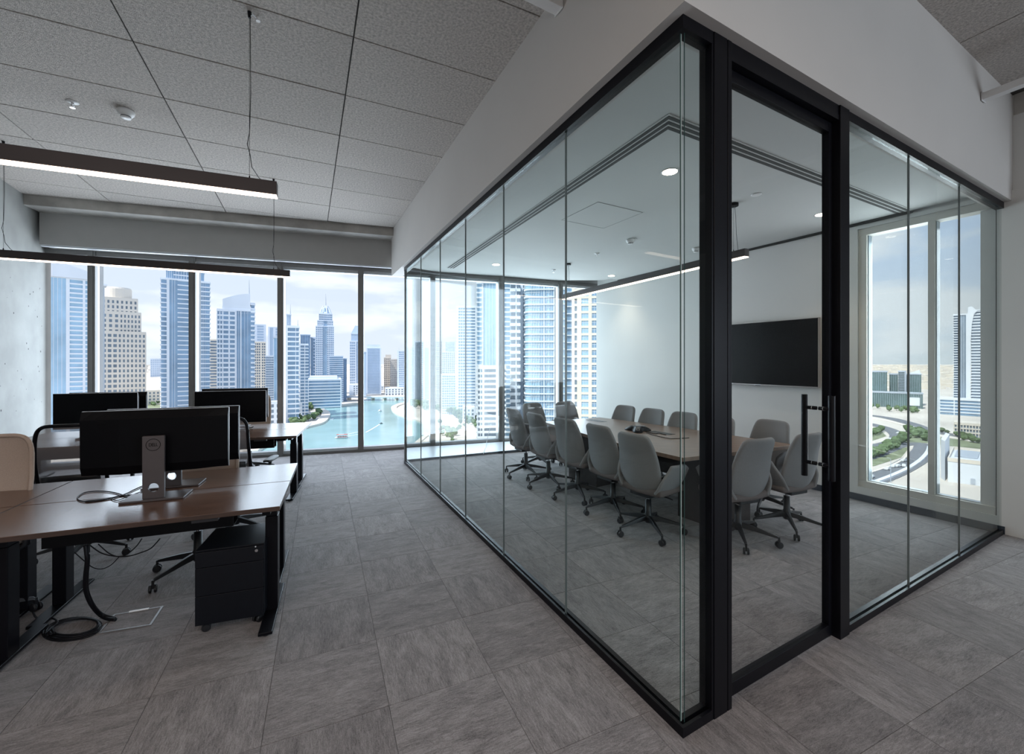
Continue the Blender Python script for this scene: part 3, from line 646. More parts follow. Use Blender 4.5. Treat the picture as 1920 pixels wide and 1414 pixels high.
def conf_chair(lab, rot):
    t = thing('conference_chair', lab, 'chair')
    def back(s, q):
        w_ = lerp_tab([(0, 0.165), (0.08, 0.21), (0.3, 0.230), (0.5, 0.226), (0.75, 0.205), (0.93, 0.188), (1, 0.176)], q)
        e = max(0, (abs(s)-0.72)/0.28); z = 0.385+0.530*q
        if q > 0.8: z -= 0.020*e**3*(q-0.8)/0.2
        y = lerp_tab([(0, -0.12), (0.12, -0.165), (0.3, -0.185), (0.6, -0.205), (1, -0.262)], q)+0.075*s*s*(1-0.45*q)
        return (s*w_, y, z)
    soft_shell(back, 10, 12, 0.045, 'backrest', M['fabric'], t, -1.0)
    def seat(s, q):
        x = s*(0.235-0.03*q*q); y = -0.14+0.44*q; z = 0.455-0.018*math.cos(s*1.4)-0.02*max(0, q-0.8)/0.2*1.2-0.03*(1-min(1, q/0.15))*0
        if abs(s) > 0.75 and q > 0.85: y -= 0.03
        return (x, y, z)
    soft_shell(seat, 8, 8, 0.07, 'seat', M['fabric_front'], t, -1.0)
    for s_ in (-1, 1):
        def arm(s, q, s_=s_):
            # s runs back to front, q bottom to top
            y0 = lerp_tab([(0, -0.15), (0.4, -0.14), (1, -0.055)], q); y1 = lerp_tab([(0, 0.12), (0.5, 0.19), (0.9, 0.205), (1, 0.17)], q)
            y = y0+(y1-y0)*(s+1)/2; z = 0.405+0.255*q
            if q > 0.7 and s > 0.6: z -= 0.03*(s-0.6)/0.4*(q-0.7)/0.3
            x = s_*(0.205+0.075*q**0.8+0.012*(1-s*s)-0.03*(1-q)**3)
            return (x, y, z)
        soft_shell(arm, 6, 7, 0.030, 'armrest', M['fabric'] if s_ < 0 else M['fabric'], t, 0.0)
    MB().box(-0.11, 0.11, -0.12, 0.10, 0.345, 0.385).build('seat_plate', M['plastic'], t, bevel=0.008)
    MB().cyl((0, 0), 0.014, 0.30, 0.348, 14).build('gas_lift', M['chrome'], t, smooth=False)
    MB().tube([(0.05, 0.02, 0.355), (0.20, 0.03, 0.35), (0.235, 0.03, 0.345)], 0.006, 8).build('lever', M['plastic'], t, smooth=True)
    star_base(t, 0.305, rot)
    return t
GL, GR, GE, GN = 'conference chairs with their backs to the glass', 'conference chairs along the television wall side', 'conference chairs at the window end of the table', 'conference chairs at the door end of the table'
def face(d): return math.atan2(d[1], d[0])-math.pi/2          # chair faces +Y
fl = Vector((0.84, 0.54)); fr_ = -fl; fn_ = Vector((-0.36, 0.93)); fe = Vector((0.50, -0.866))
chairs = [
 (Vector((1.242, 3.89)), face(fl)+0.02, 'grey conference chair with its back to the glass, nearest the corner post', GL),
 (Vector((1.04, 4.395)), face(fl)-0.05, 'grey conference chair with its back to the glass, second from the corner post', GL),
 (Vector((0.756, 4.89)), face(fl)+0.03, 'grey conference chair backing the glass, middle one of the row of five', GL),
 (Vector((0.457, 5.36)), face(fl)-0.06, 'grey conference chair backing the glass, second from the window end', GL),
 (Vector((0.19, 5.83)), face(fl)-0.10, 'grey conference chair backing the glass, closest to the long window', GL),
 (Vector((1.97, 3.72)), face(fn_), 'grey conference chair at the door end of the table, behind the door post', GN),
 (Vector((2.56, 3.975)), face(fn_)+0.03, 'grey conference chair at the door end of the table, beside the door handle', GN),
 (Vector((2.63, 4.50)), face(fr_)-0.06, 'grey conference chair beyond the table directly below the television', GR),
 (Vector((2.22, 4.80)), face(fr_), 'grey conference chair beyond the table, left edge of the television above it', GR),
 (Vector((1.98, 5.20)), face(fr_)+0.03, 'grey conference chair beyond the table, third from the window end', GR),
 (Vector((1.72, 5.60)), face(fr_), 'grey conference chair beyond the table, second from the window end', GR),
 (Vector((1.46, 6.02)), face(fr_), 'grey conference chair beyond the table, closest to the window on the wall side', GR),
 (Vector((0.42, 6.33)), face(fe)+0.1, 'grey conference chair at the window end of the table, left of the pair', GE),
 (Vector((0.93, 6.53)), face(fe), 'grey conference chair at the window end of the table, right of the pair', GE)]
rots = {0: math.radians(0), 1: 0, 2: 0}
proto = None
for k, (p, rz, lab, g) in enumerate(chairs):
    if proto is None:
        proto = conf_chair(lab, math.radians(42)); t = proto
    else: t = copy_tree(proto)
    t.location = (p.x, p.y, 0); t.rotation_euler = (0, 0, rz); tag(t, lab, 'chair', g)
    spin = {5: -26, 6: -30, 3: 20, 4: 28, 8: 15, 12: 33}.get(k, 0)
    for ch in t.children:
        if ch.name.startswith(('leg', 'castor')): ch.rotation_euler[2] = math.radians(spin)

# ------------------------------------------------------------------ conference table and what lies on it
tp = [(1.45, 3.60), (2.75, 4.15), (2.40, 4.66), (2.05, 5.22), (1.62, 5.82), (1.27, 6.21), (0.46, 5.78), (0.73, 4.74), (1.01, 4.28), (1.27, 3.88)]
tp = [(1.44, 3.59), (2.76, 4.15), (2.10, 5.18), (1.27, 6.20), (0.42, 5.76), (0.98, 4.36)]
tb = thing('conference_table', 'long boat-shaped walnut conference table ringed by grey chairs', 'table')
MB().prism(ccw(tp), 0.705, 0.74).build('table_top', M['table_top'], tb, bevel=0.003)
cx = sum(p[0] for p in tp)/6; cy = sum(p[1] for p in tp)/6; tax = Vector((-0.545, 0.838)); tbx = Vector((0.838, 0.545)); cc = Vector((1.52, 4.86))
def tpoly(s0, s1, r0, r1): return [tuple(cc+tax*s+tbx*r) for s, r in ((s0, r0), (s0, r1), (s1, r1), (s1, r0))]
for s in (-0.82, 0.85): MB().prism(ccw(tpoly(s-0.26, s+0.26, -0.19, 0.19)), 0.0, 0.70).build('pedestal', M['table_dark'], tb, bevel=0.004)
MB().prism(ccw(tpoly(-0.56, 0.58, -0.03, 0.03)), 0.35, 0.70).build('cable_duct', M['table_dark'], tb)
MB().prism(ccw(tpoly(-1.0, 1.05, -0.33, 0.33)), 0.66, 0.704).build('sub_frame', M['table_dark'], tb)
for k, q in enumerate((GP(1118, 789.0, 0.74), GP(1240, 812, 0.74))):
    t = thing('table_box', ('flush cable lid set in the conference table near the window', 'flush cable lid set in the table right of the speakerphone')[k], 'cable lid', (q.x, q.y, 0.7405), math.atan2(tax.y, tax.x))
    MB().box(-0.14, 0.14, -0.06, 0.06, 0, 0.002).build('lid', M['alu'] if k == 0 else M['table_dark'], t)
    MB().box(-0.135, 0.135, -0.006, 0.006, 0.0022, 0.0035).build('brush_slot', M['slot_dark'], t)
q = GP(1196, 808, 0.74)
ph = thing('speakerphone', 'dark three-legged conference speakerphone on the walnut table', 'phone', (q.x, q.y, 0.7405), 0.25)
vs, fs = [], []
n = 36
def star(r, k): a = 2*math.pi*k/n; return r*(0.58+0.42*max(0, math.cos(1.5*a))**2*1.0) if True else r
rings = [(0.17, 0.0, 1), (0.165, 0.012, 1), (0.12, 0.038, 1), (0.07, 0.052, 0), (0.03, 0.054, 0)]
for r, z, st in rings:
    for k in range(n):
        a = 2*math.pi*k/n; lobe = (0.5+0.5*math.cos(3*a))**1.3; rr_ = r*(0.42+0.58*lobe) if st else r*(0.75+0.25*lobe)
        vs.append((rr_*math.cos(a), rr_*math.sin(a), z))
fs = [(j*n+i, j*n+(i+1) % n, (j+1)*n+(i+1) % n, (j+1)*n+i) for j in range(4) for i in range(n)]+[tuple(range(n-1, -1, -1)), tuple(4*n+i for i in range(n))]
MB().add(vs, fs).build('phone_body', M['black_satin'], ph, smooth=True)
MB().box(-0.035, 0.045, -0.03, 0.03, 0.0535, 0.058).build('keypad', M['grey_plastic'], ph, bevel=0.002)
for k in range(3):
    a = k*2*math.pi/3; m = Matrix.Rotation(a, 4, 'Z') @ Matrix.Translation((0.105, 0, 0.036)) @ Matrix.Rotation(math.radians(25), 4, 'Y')
    MB().box(-0.035, 0.035, -0.018, 0.018, 0, 0.006, m).build('speaker_grille', M['alu'], ph)
cb_ = [GP(1212, 812, 0.744), GP(1222, 815, 0.744), GP(1234, 818, 0.744), GP(1247, 821, 0.744), GP(1258, 822.5, 0.744), GP(1276, 822, 0.744), GP(1292, 821, 0.744)]
tag(MB().tube(cb_, 0.0035, 6).build('phone_cable', M['cable'], None, smooth=True), 'dark cable trailing right from the speakerphone across the table', 'cable')
cb_ = [GP(1210, 809, 0.744), GP(1220, 812, 0.744), GP(1230, 813.5, 0.744), GP(1236, 812.5, 0.744), GP(1249, 815.5, 0.744)]
tag(MB().tube(cb_, 0.004, 6).build('phone_cable', M['cable'], None, smooth=True), 'short dark cable ending just behind the speakerphone', 'cable')
tag(MB().tube([GP(906.5, 851, 0.036), GP(909, 842, 0.037), GP(911.5, 838, 0.037), (-0.47, 7.86, 0.06), (-0.40, 7.94, 0.35), (-0.39, 7.95, 0.38)], 0.005, 6).build('window_cable', M['cable_white'], None, smooth=True), 'loose white cable lying on the pale ledge by the window', 'cable')

# ------------------------------------------------------------------ television
tvp = RQ(1543.2, -0.10); tvd = -rdir
tv = thing('television', 'large black wall-mounted television beyond the sliding door', 'television', (tvp.x, tvp.y, 0), math.atan2(tvd.y, tvd.x))
sy = 1 if (Matrix.Rotation(math.atan2(tvd.y, tvd.x), 2) @ Vector((0, 1))).dot(rout) > 0 else -1
def by(mb, x0, x1, y0, y1, z0, z1): return mb.box(x0, x1, min(sy*y0, sy*y1), max(sy*y0, sy*y1), z0, z1)
tvl, tz0, tz1 = 1.46, 1.235, 2.075
by(MB(), 0, tvl, 0.0, 0.045, tz0, tz1).build('housing', M['monitor_edge'], tv, bevel=0.004)
by(MB(), 0.008, tvl-0.008, -0.004, 0.0, tz0+0.014, tz1-0.008).build('screen', M['screen'], tv)
by(MB(), 0.35, tvl-0.35, 0.045, 0.098, 1.45, 1.85).build('wall_bracket', M['black'], tv)
by(MB(), 0.68, 0.78, -0.006, -0.004, tz0+0.003, tz0+0.010).build('maker_badge', M['alu_pale'], tv)
by(MB(), 0.70, 0.76, 0.0, 0.02, tz0-0.008, tz0).build('sensor_bar', M['grey_plastic'], tv)

# ------------------------------------------------------------------ desks
def desk(lab, loc, rz, g, tray=True):
    t = thing('standing_desk', lab, 'desk', loc, rz, g)
    W, D = 1.388, 0.556
    MB().box(-W/2, W/2, -D/2, D/2, 0.7, 0.724).build('desktop', M['walnut_edge'], t, bevel=0.0015, seg=1)
    MB().box(-W/2+0.0015, W/2-0.0015, -D/2+0.0015, D/2-0.0015, 0.7235, 0.726).build('veneer', M['walnut'], t)
    for x in (-W/2+0.10, W/2-0.072):
        lg = MB().box(x-0.034, x+0.034, -0.045, 0.045, 0.012, 0.60).build('leg', M['black_satin'], t, bevel=0.004)
        MB().box(x-0.030, x+0.030, -0.040, 0.040, 0.60, 0.675).build('inner_column', M['black_satin'], lg, bevel=0.003)
        MB().box(x-0.02, x+0.02, -0.25, 0.25, 0.675, 0.70).build('bracket', M['black'], lg)
        MB().box(x-0.036, x+0.036, -0.29, 0.285, 0.012, 0.03).build('foot', M['black_satin'], lg, bevel=0.004)
        for yf in (-0.26, 0.26): MB().cyl((x, yf), 0.016, 0.0, 0.012, 10).build('levelling_foot', M['plastic'], lg)
    MB().box(-W/2+0.13, W/2-0.12, -0.02, 0.02, 0.655, 0.695).build('crossbeam', M['black'], t)
    if tray:
        MB().box(-W/2+0.24, W/2-0.28, 0.0, 0.12, 0.555, 0.56).box(-W/2+0.24, W/2-0.28, 0.0, 0.004, 0.56, 0.698).box(-W/2+0.24, W/2-0.28, 0.116, 0.12, 0.56, 0.66).build('cable_tray', M['black'], t)
    MB().box(W/2-0.42, W/2-0.30, -D/2+0.01, -D/2+0.05, 0.682, 0.70).build('height_switch', M['plastic'], t)
    return t
NR1, A1 = Vector((-1.318, 2.43)), math.radians(22.0)
NR2, A2 = Vector((-2.39, 4.74)), math.radians(17.5)
def dk(NR, A, x, y): return NR+unit(A)*x+Vector((-math.sin(A), math.cos(A)))*y
labs1 = [['walnut standing desk in front, with a pedestal under its right end', 'walnut standing desk in front, behind the nearest desk and touching it'],
         ['walnut standing desk cut by the left edge of the picture', 'walnut standing desk with a beige chair back behind, at the left edge']]
labs2 = [['rear walnut standing desk nearest the aisle, facing the camera side', 'rear walnut standing desk nearest the aisle, on the window side'],
         ['rear walnut standing desk by the concrete wall, camera side', 'rear walnut standing desk by the concrete wall, window side']]
proto_d = None
for NR, A, labs, g in ((NR1, A1, labs1, 'front cluster of standing desks'), (NR2, A2, labs2, 'rear cluster of standing desks')):
    for i in (0, 1):
        for j in (0, 1):
            p = dk(NR, A, -0.698-1.396*i, 0.28+0.563*j)
            rz = A+(math.pi if j else 0)
            if proto_d is None: proto_d = desk(labs[i][j], (p.x, p.y, 0), rz, g); t = proto_d
            else: t = copy_tree(proto_d)
            t.location = (p.x, p.y, 0); t.rotation_euler = (0, 0, rz); tag(t, labs[i][j], 'desk', g)

# pedestal drawer unit
pp = Vector((-1.682, 2.626)); pt = thing('drawer_pedestal', 'black steel drawer pedestal on castors under the front desk', 'cabinet', (pp.x, pp.y, 0), math.radians(19))
MB().box(-0.172, 0.172, -0.168, 0.185, 0.055, 0.478).build('carcass', M['pedestal'], pt, bevel=0.002)
for z0, z1 in ((0.385, 0.470), (0.225, 0.382), (0.06, 0.222)): MB().box(-0.169, 0.169, -0.184, -0.170, z0, z1).build('drawer', M['pedestal'], pt, bevel=0.0015)
m = Matrix.Translation((0.135, -0.184, 0.445)) @ Matrix.Rotation(math.pi/2, 4, 'X')
mb = MB(); mb.lathe([(0.0085, 0), (0.0085, 0.003), (0.004, 0.003)], n=16); mb.v = [tuple(m @ Vector(p)) for p in mb.v]; mb.build('lock', M['chrome'], pt)
m = Matrix.Translation((0.130, -0.184, 0.468)) @ Matrix.Rotation(math.pi/2, 4, 'X')
mb = MB(); mb.lathe([(0.004, 0), (0.004, 0.002)], n=12); mb.v = [tuple(m @ Vector(p)) for p in mb.v]; mb.build('key_number', M['alu_pale'], pt)
for x in (-0.13, 0.13):
    for y in (-0.13, 0.14): castor(pt, x, y, 0.6+x*3, 0.023)

# ------------------------------------------------------------------ monitors
def neck_mesh(x0, x1, z0, z1, hz, hr, y0, y1, n=24):
    mb = MB(); rect = []
    circ = [(hr*math.cos(2*math.pi*k/n), hz+hr*math.sin(2*math.pi*k/n)) for k in range(n)]
    for k in range(n):
        a = 2*math.pi*k/n; ca, sa = math.cos(a), math.sin(a); zl, zh = hz-z0, z1-hz
        t = min((x1/abs(ca)) if abs(ca) > 1e-6 else 9, (zh/sa if sa > 0 else zl/-sa) if abs(sa) > 1e-6 else 9)
        rect.append((ca*t, hz+sa*t))
    # snap the nearest samples to the corners
    for cx_, cz_ in ((x0, z0), (x1, z0), (x1, z1), (x0, z1)):
        k = min(range(n), key=lambda i: (math.atan2(rect[i][1]-hz, rect[i][0])-math.atan2(cz_-hz, cx_))**2); rect[k] = (cx_, cz_)
    vs = [(x, y, z) for y in (y0, y1) for ring in (circ, rect) for x, z in ring]
    fs = []
    for k in range(n):
        k2 = (k+1) % n
        fs += [(k, k2, n+k2, n+k), (2*n+k, 3*n+k, 3*n+k2, 2*n+k2), (k, 2*n+k, 2*n+k2, k2), (n+k, n+k2, 3*n+k2, 3*n+k)]
    return mb.add(vs, fs)
def monitor(lab, p, rz, ztop, g, zdesk=0.726, hole=True):
    t = thing('monitor', lab, 'monitor', (p.x, p.y, zdesk+0.001), rz, g); W, H = 0.73, 0.378; zt = ztop-zdesk; zb = zt-H; px = 0.0
    # screen towards +Y, back towards -Y
    MB().box(-W/2+px, W/2+px, 0.012, 0.020, zb, zt).build('silver_edge', M['monitor_edge'], t, bevel=0.001, seg=1)
    MB().box(-W/2+0.003, W/2-0.003, 0.020, 0.024, zb+0.003, zt-0.003).build('screen', M['screen'], t)
    n = 12; mb = MB(); vs = []
    for i in range(n+1):
        x = -W/2+0.002+(W-0.004)*i/n; k = 1-abs(2*i/n-1); sag = 0.012*min(1, k*2.2)
        vs += [(x, 0.012, zb+0.001), (x, 0.004-sag*0.6, zb+0.006-sag*0.6), (x, -0.010-sag, zb+0.05), (x, -0.014-sag, zt-0.05), (x, 0.004, zt-0.003), (x, 0.012, zt-0.001)]
    fs = [(j*6+i, j*6+i+1, (j+1)*6+i+1, (j+1)*6+i) for j in range(n) for i in range(5)]+[(j*6, (j+1)*6, (j+1)*6+5, j*6+5) for j in range(n)]+[tuple(range(6)), tuple(n*6+i for i in range(6))]
    mb.add(vs, fs); hb = mb.build('back_cover', M['monitor'], t)
    MB().box(-0.28, 0.28, -0.0225, -0.014, zt-0.075, zt-0.055).build('vent_ridge', M['monitor'], hb, bevel=0.003)
    nk = neck_mesh(-0.053, 0.053, 0.012, zt-0.15, 0.075, 0.026, -0.075, -0.055).build('stand_neck', M['stand'], t, bevel=0.0015, seg=1)
    MB().box(-0.05, 0.05, -0.055, -0.0275, zt-0.27, zt-0.16).build('mount', M['monitor'], t, bevel=0.004)
    MB().box(-0.155, 0.155, -0.10, 0.075, 0.0, 0.011).build('stand_base', M['stand'], t, bevel=0.003)
    return t, nk
GM = 'monitors on the standing desks'
A1m = math.radians(21.5)
mA, nk = monitor('large black monitor seen from behind on the nearest desk, round logo on its stand', Vector((-2.155, 2.60)), A1m, 1.257, GM)
lg = empty('maker_logo', (0, -0.0758, 1.257-0.726-0.15-0.058), 0, nk)
fc = bpy.data.curves.new('letters', 'FONT'); fc.body = 'DELL'; fc.size = 0.024; fc.align_x = 'CENTER'; fc.align_y = 'CENTER'; fc.extrude = 0.0004; fc.space_character = 0.95
to = bpy.data.objects.new('letters_tmp', fc); C.objects.link(to)
bpy.context.view_layer.update()
me = bpy.data.meshes.new_from_object(to.evaluated_get(bpy.context.evaluated_depsgraph_get())); bpy.data.objects.remove(to)
me.materials.clear(); me.materials.append(M['logo'])
ring = MB()
for k in range(32):
    a0, a1 = 2*math.pi*k/32, 2*math.pi*(k+1)/32
    for r in ((0.033, 0.036),):
        ring.add([(r[0]*math.cos(a0), 0, r[0]*math.sin(a0)), (r[1]*math.cos(a0), 0, r[1]*math.sin(a0)), (r[1]*math.cos(a1), 0, r[1]*math.sin(a1)), (r[0]*math.cos(a1), 0, r[0]*math.sin(a1))], [(0, 1, 2, 3)])
rot = Matrix.Rotation(math.pi/2, 4, 'X')
sc_ = Matrix.Diagonal((0.86, 1.15, 1, 1))
base = len(ring.v)
ring.v += [tuple((rot @ sc_ @ v.co)+Vector((0, -0.0002, 0))) for v in me.vertices]
ring.f += [tuple(i+base for i in p.vertices) for p in me.polygons]
bpy.data.objects.remove(lg)
ring.v = [(x, y-0.0762, z+1.257-0.726-0.15-0.052) for x, y, z in ring.v]
lo = ring.build('maker_logo', M['logo'], nk); lo['label'] = 'dark round maker logo with the word DELL'
def mon(lab, c, ztop, rz):
    t = copy_tree(mA)
    for ch in t.children_recursive:
        if ch.name.startswith('maker_logo'): bpy.data.objects.remove(ch)
    t.location = (c[0], c[1], 0.727+(ztop-1.257)); t.rotation_euler = (0, 0, rz); tag(t, lab, 'monitor', GM)
    dz = ztop-1.257
    for ch in t.children:
        if ch.name.startswith('stand_base'): ch.location.z -= dz; 
        if ch.name.startswith('stand_neck'): ch.location.z -= dz*0.9
    return t
mon('large black monitor standing just behind the nearest one, its right side showing', (-2.255, 2.86), 1.240, A1m)
mon('black monitor with its screen towards us on the rear desk nearest the aisle', (-3.30, 5.02), 1.205, A2+math.pi)
mon('black monitor behind another on the rear aisle desk, facing the window', (-3.50, 5.40), 1.210, A2)
mon('black monitor with its screen towards us in front of the concrete wall', (-4.47, 4.60), 1.210, A2+math.pi)
mon('black monitor behind another by the concrete wall, facing the window', (-4.66, 4.93), 1.195, A2)
# cables on the nearest desk
zd = 0.731
def dcab(pts, r, lab, z=zd): tag(MB().tube(smooth_path([GP(u, v, z) if len(p_) == 2 else GP(u, v, p_[2]) for p_ in pts for u, v in (p_[:2],)]), r, 6).build('desk_cable', M['cable'], None, smooth=True), lab, 'cable')
def smooth_path(pts, n=6):
    pts = [Vector(p) for p in pts]; out = []
    for i in range(len(pts)-1):
        p0, p1, p2, p3 = pts[max(i-1, 0)], pts[i], pts[i+1], pts[min(i+2, len(pts)-1)]
        for k in range(n):
            t = k/n; out.append(0.5*((2*p1)+(p2-p0)*t+(2*p0-5*p1+4*p2-p3)*t*t+(3*p1-p0-3*p2+p3)*t*t*t))
    return out+[pts[-1]]
dcab([(268, 911), (250, 919), (236, 926), (214, 933), (190, 938), (165, 941), (148, 938), (146, 932), (158, 924), (182, 921), (210, 923), (232, 929), (246, 934)], 0.0035, 'black cable looped on the nearest desk left of the monitor stand')
dcab([(272, 925), (250, 928), (225, 930), (205, 935), (180, 938), (160, 940)], 0.0045, 'thick black cable end lying across the loop on the nearest desk')
dcab([(272, 918), (262, 923), (240, 931), (222, 938), (212, 937), (207, 934)], 0.0028, 'thin black cable crossing beside the nearest monitor stand')
# small desk item behind the second chair
t = thing('desk_cable', 'short dark cable end on the rear aisle desk', 'cable'); t2 = MB().tube(smooth_path([GP(463, 803, 0.732), GP(468, 802, 0.735), GP(473, 801.5, 0.742), GP(475.5, 799.5, 0.75)]), 0.006, 6).build('cable_end', M['cable'], t, smooth=True)

# ------------------------------------------------------------------ task chairs at the desks
def task_chair(lab, g, rot=0.3):
    t = thing('task_chair', lab, 'chair', group=g)
    # faces +Y
    def bp(q): return -0.20-0.055*q
    zb, zt = 0.55, 1.075
    loop = []
    for k in range(40):
        a = 2*math.pi*k/40; ca, sa = math.cos(a), math.sin(a); e = 0.34
        x = math.copysign(abs(ca)**e, ca); z = math.copysign(abs(sa)**e, sa); q = (z+1)/2
        yy = -0.205-0.075*q+0.035*x*x-0.03*math.sin(q*math.pi)
        loop.append((x*(0.205-0.012*q), yy, zb+(zt-zb)*q))
    fr = MB().tube(loop, 0.013, 8, closed=True).build('back_frame', M['black_satin'], t, smooth=True)
    def mesh_(s, q):
        s2 = s; lim = 0.98
        e = max(0, abs(2*q-1)-0.86)/0.14; sx_ = s2*(0.205-0.012*q)*lim*(1-0.10*e*e)
        return (sx_, -0.205-0.075*q+0.035*s2*s2-0.03*math.sin(q*math.pi)+0.002, zb+0.006+(zt-zb-0.012)*q)
    v, f = sheet(mesh_, 10, 10); MB().add(v, f).build('back_mesh', M['mesh_fabric'], t, smooth=True)
    def lumb(s, q): return (s*0.17, -0.222-0.012*q+0.03*s*s-0.03*math.sin((0.15+0.2*q)*math.pi), 0.60+0.10*q-0.01*s*s)
    v, f = sheet(lumb, 8, 3); lm = MB().add(v, f).build('lumbar_pad', M['plastic'], t, smooth=True)
    s = lm.modifiers.new('solidify', 'SOLIDIFY'); s.thickness = 0.012
    MB().tube([(0, -0.235, 0.56), (0, -0.22, 0.44), (0, -0.14, 0.405), (0, 0, 0.40)], [0.03, 0.028, 0.03, 0.03], 10).build('back_support', M['plastic'], t, smooth=True)
    def seat(s, q):
        x = s*(0.245-0.02*q*q); y = -0.20+0.46*q; z = 0.495-0.012*math.cos(s*1.4)-0.025*max(0, q-0.8)/0.2
        return (x, y, z)
    soft_shell(seat, 8, 8, 0.06, 'seat', M['fabric'], t, -1.0)
    MB().box(-0.13, 0.13, -0.14, 0.14, 0.395, 0.43).build('seat_mechanism', M['plastic'], t, bevel=0.01)
    for s_ in (-1, 1):
        ar = MB().tube([(s_*0.12, 0.0, 0.41), (s_*0.24, 0.0, 0.415), (s_*0.285, 0.0, 0.45), (s_*0.285, 0.0, 0.655)], [0.016, 0.016, 0.019, 0.016], 10).build('armrest', M['plastic'], t, smooth=True)
        def pad(s, q, s_=s_): return (s_*0.285+s*0.042*(1-0.3*abs(2*q-1)**4), -0.10+0.24*q, 0.672-0.006*s*s)
        soft_shell(pad, 4, 6, 0.022, 'arm_pad', M['plastic'], ar, -1.0)
    MB().tube([(0.10, 0.05, 0.405), (0.24, 0.07, 0.40), (0.27, 0.07, 0.395)], 0.007, 8).build('lever', M['plastic'], t, smooth=True)
    MB().cyl((0, 0), 0.014, 0.28, 0.40, 14).build('gas_lift', M['chrome'], t)
    star_base(t, 0.30, rot, hub=0.15)
    return t
def mesh_mat(name, col, alpha):
    m = mat(name, col, 0.9, var=0.04, scale=300); nt = m.node_tree; n = nt.nodes; l = nt.links; b = n['Principled BSDF']; o = n['Material Output']
    mx = n.new('ShaderNodeMixShader'); tr = n.new('ShaderNodeBsdfTransparent'); mx.inputs[0].default_value = alpha
    l.new(tr.outputs[0], mx.inputs[1]); l.new(b.outputs[0], mx.inputs[2]); l.new(mx.outputs[0], o.inputs[0]); return m
M['mesh_fabric'] = mesh_mat('grey_chair_mesh', (0.20, 0.19, 0.20), 0.68)
GT = 'task chairs at the standing desks'
tA = task_chair('dark-framed mesh task chair tucked under the rear desk beside the aisle', GT, math.radians(52))
def tplace(t, x, y, d, lab):
    t.location = (x, y, 0); t.rotation_euler = (0, 0, d-math.pi/2); tag(t, lab, 'chair', GT); return t
A2r = A2+math.pi/2
tplace(tA, -2.49, 3.80+0.05, math.radians(100), 'dark-framed mesh task chair tucked under the rear desk beside the aisle')
t = tplace(copy_tree(tA), -3.40, 3.42, math.radians(112), 'dark-framed mesh task chair seen from behind at left, below the concrete wall')
t = tplace(copy_tree(tA), -2.316, 3.147, math.radians(-70), 'task chair behind the two nearest monitors, its star base seen under the desk')
t.rotation_euler[2] += 0.0
M2 = M['beige_back']
def beige(t):
    for ch in t.children:
        if ch.name.startswith(('back_mesh', 'back_frame', 'seat.', 'lumbar')) or ch.name == 'seat':
            ch.data = ch.data.copy(); ch.data.materials.clear(); ch.data.materials.append(M2)
beige(t)
t = tplace(copy_tree(t), -3.19, 2.46, math.radians(-66), 'beige-backed task chair at the left edge of the picture facing the front desk')
t = tplace(copy_tree(t), -3.66, 5.95, math.radians(-75), 'beige-backed task chair on the window side of the rear desks')

# ------------------------------------------------------------------ floor box and cables
c4 = [GP(180.5, 1190, 0.0), GP(283.7, 1173, 0.0), GP(307, 1137.5, 0.0), GP(213, 1153.5, 0.0)]
fb = thing('floor_box', 'square steel-rimmed floor outlet box in the carpet under the front desk', 'floor box')
cen = sum(c4, Vector())/4
def inset(k, z): return [(cen.x+(p.x-cen.x)*k, cen.y+(p.y-cen.y)*k, z) for p in c4]
for i in range(4):
    A, B = inset(1.0, 0.0), inset(0.90, 0.0); j = (i+1) % 4
    MB().prism(ccw([A[i][:2], A[j][:2], B[j][:2], B[i][:2]]), 0.0005, 0.005).build('rim', M['alu'], fb)
MB().prism(ccw([p[:2] for p in inset(0.88, 0)]), 0.0005, 0.003).build('carpet_lid', M['carpet'], fb)
l0, l1 = Vector(inset(0.93, 0)[3]), Vector(inset(0.93, 0)[2])
MB().tube([tuple(l0.lerp(l1, 0.3)+Vector((0, 0, 0.006))), tuple(l0.lerp(l1, 0.72)+Vector((0, 0, 0.006)))], 0.006, 6).build('lid_handle', M['alu_pale'], fb)
def fcab(pts, r, lab, name='floor_cable'):
    return tag(MB().tube(smooth_path(pts), r, 8).build(name, M['cable'], None, smooth=True), lab, 'cable')
ytr = 2.30
def at(u, v, y): return ((u-U0)/F*y, y, HC-(v-V0)*y/F)
fcab([at(160, 1022, 2.33), at(163, 1050, 2.33), at(160, 1080, 2.36), at(161, 1110, 2.42), at(171, 1134, 2.48), GP(186, 1152, 0.03), GP(200, 1160, 0.015), GP(217, 1162, 0.012)], 0.0095, 'thick bundle of black cables dropping from the desk to the floor box')
fcab([at(166, 1022, 2.34), at(166, 1052, 2.34), at(164, 1080, 2.37), at(165, 1108, 2.43), at(176, 1134, 2.49), GP(190, 1150, 0.045), GP(205, 1156, 0.02), GP(216, 1159, 0.010)], 0.006, 'thinner black cable running along the bundle down to the floor box')
fcab([at(168, 1022, 2.36), at(190, 1037, 2.37), at(215, 1043, 2.38), at(240, 1043, 2.39), at(262, 1037, 2.40), at(283, 1028, 2.41), at(300, 1010, 2.42)], 0.0032, 'black cable sagging in a wide loop beneath the front desk')
fcab([at(184, 1020, 2.35), at(205, 1038, 2.36), at(225, 1044, 2.37), at(240, 1038, 2.38), at(256, 1024, 2.39), at(266, 1010, 2.4)], 0.0028, 'second black cable hanging beneath the front desk inside the wide loop')
fcab([at(140, 1036, 2.36), at(158, 1052, 2.36), at(174, 1064, 2.37), at(190, 1067, 2.38), at(206, 1061, 2.39), at(218, 1050, 2.4), at(224, 1043, 2.4)], 0.0025, 'thin black cable hanging lowest beneath the front desk')
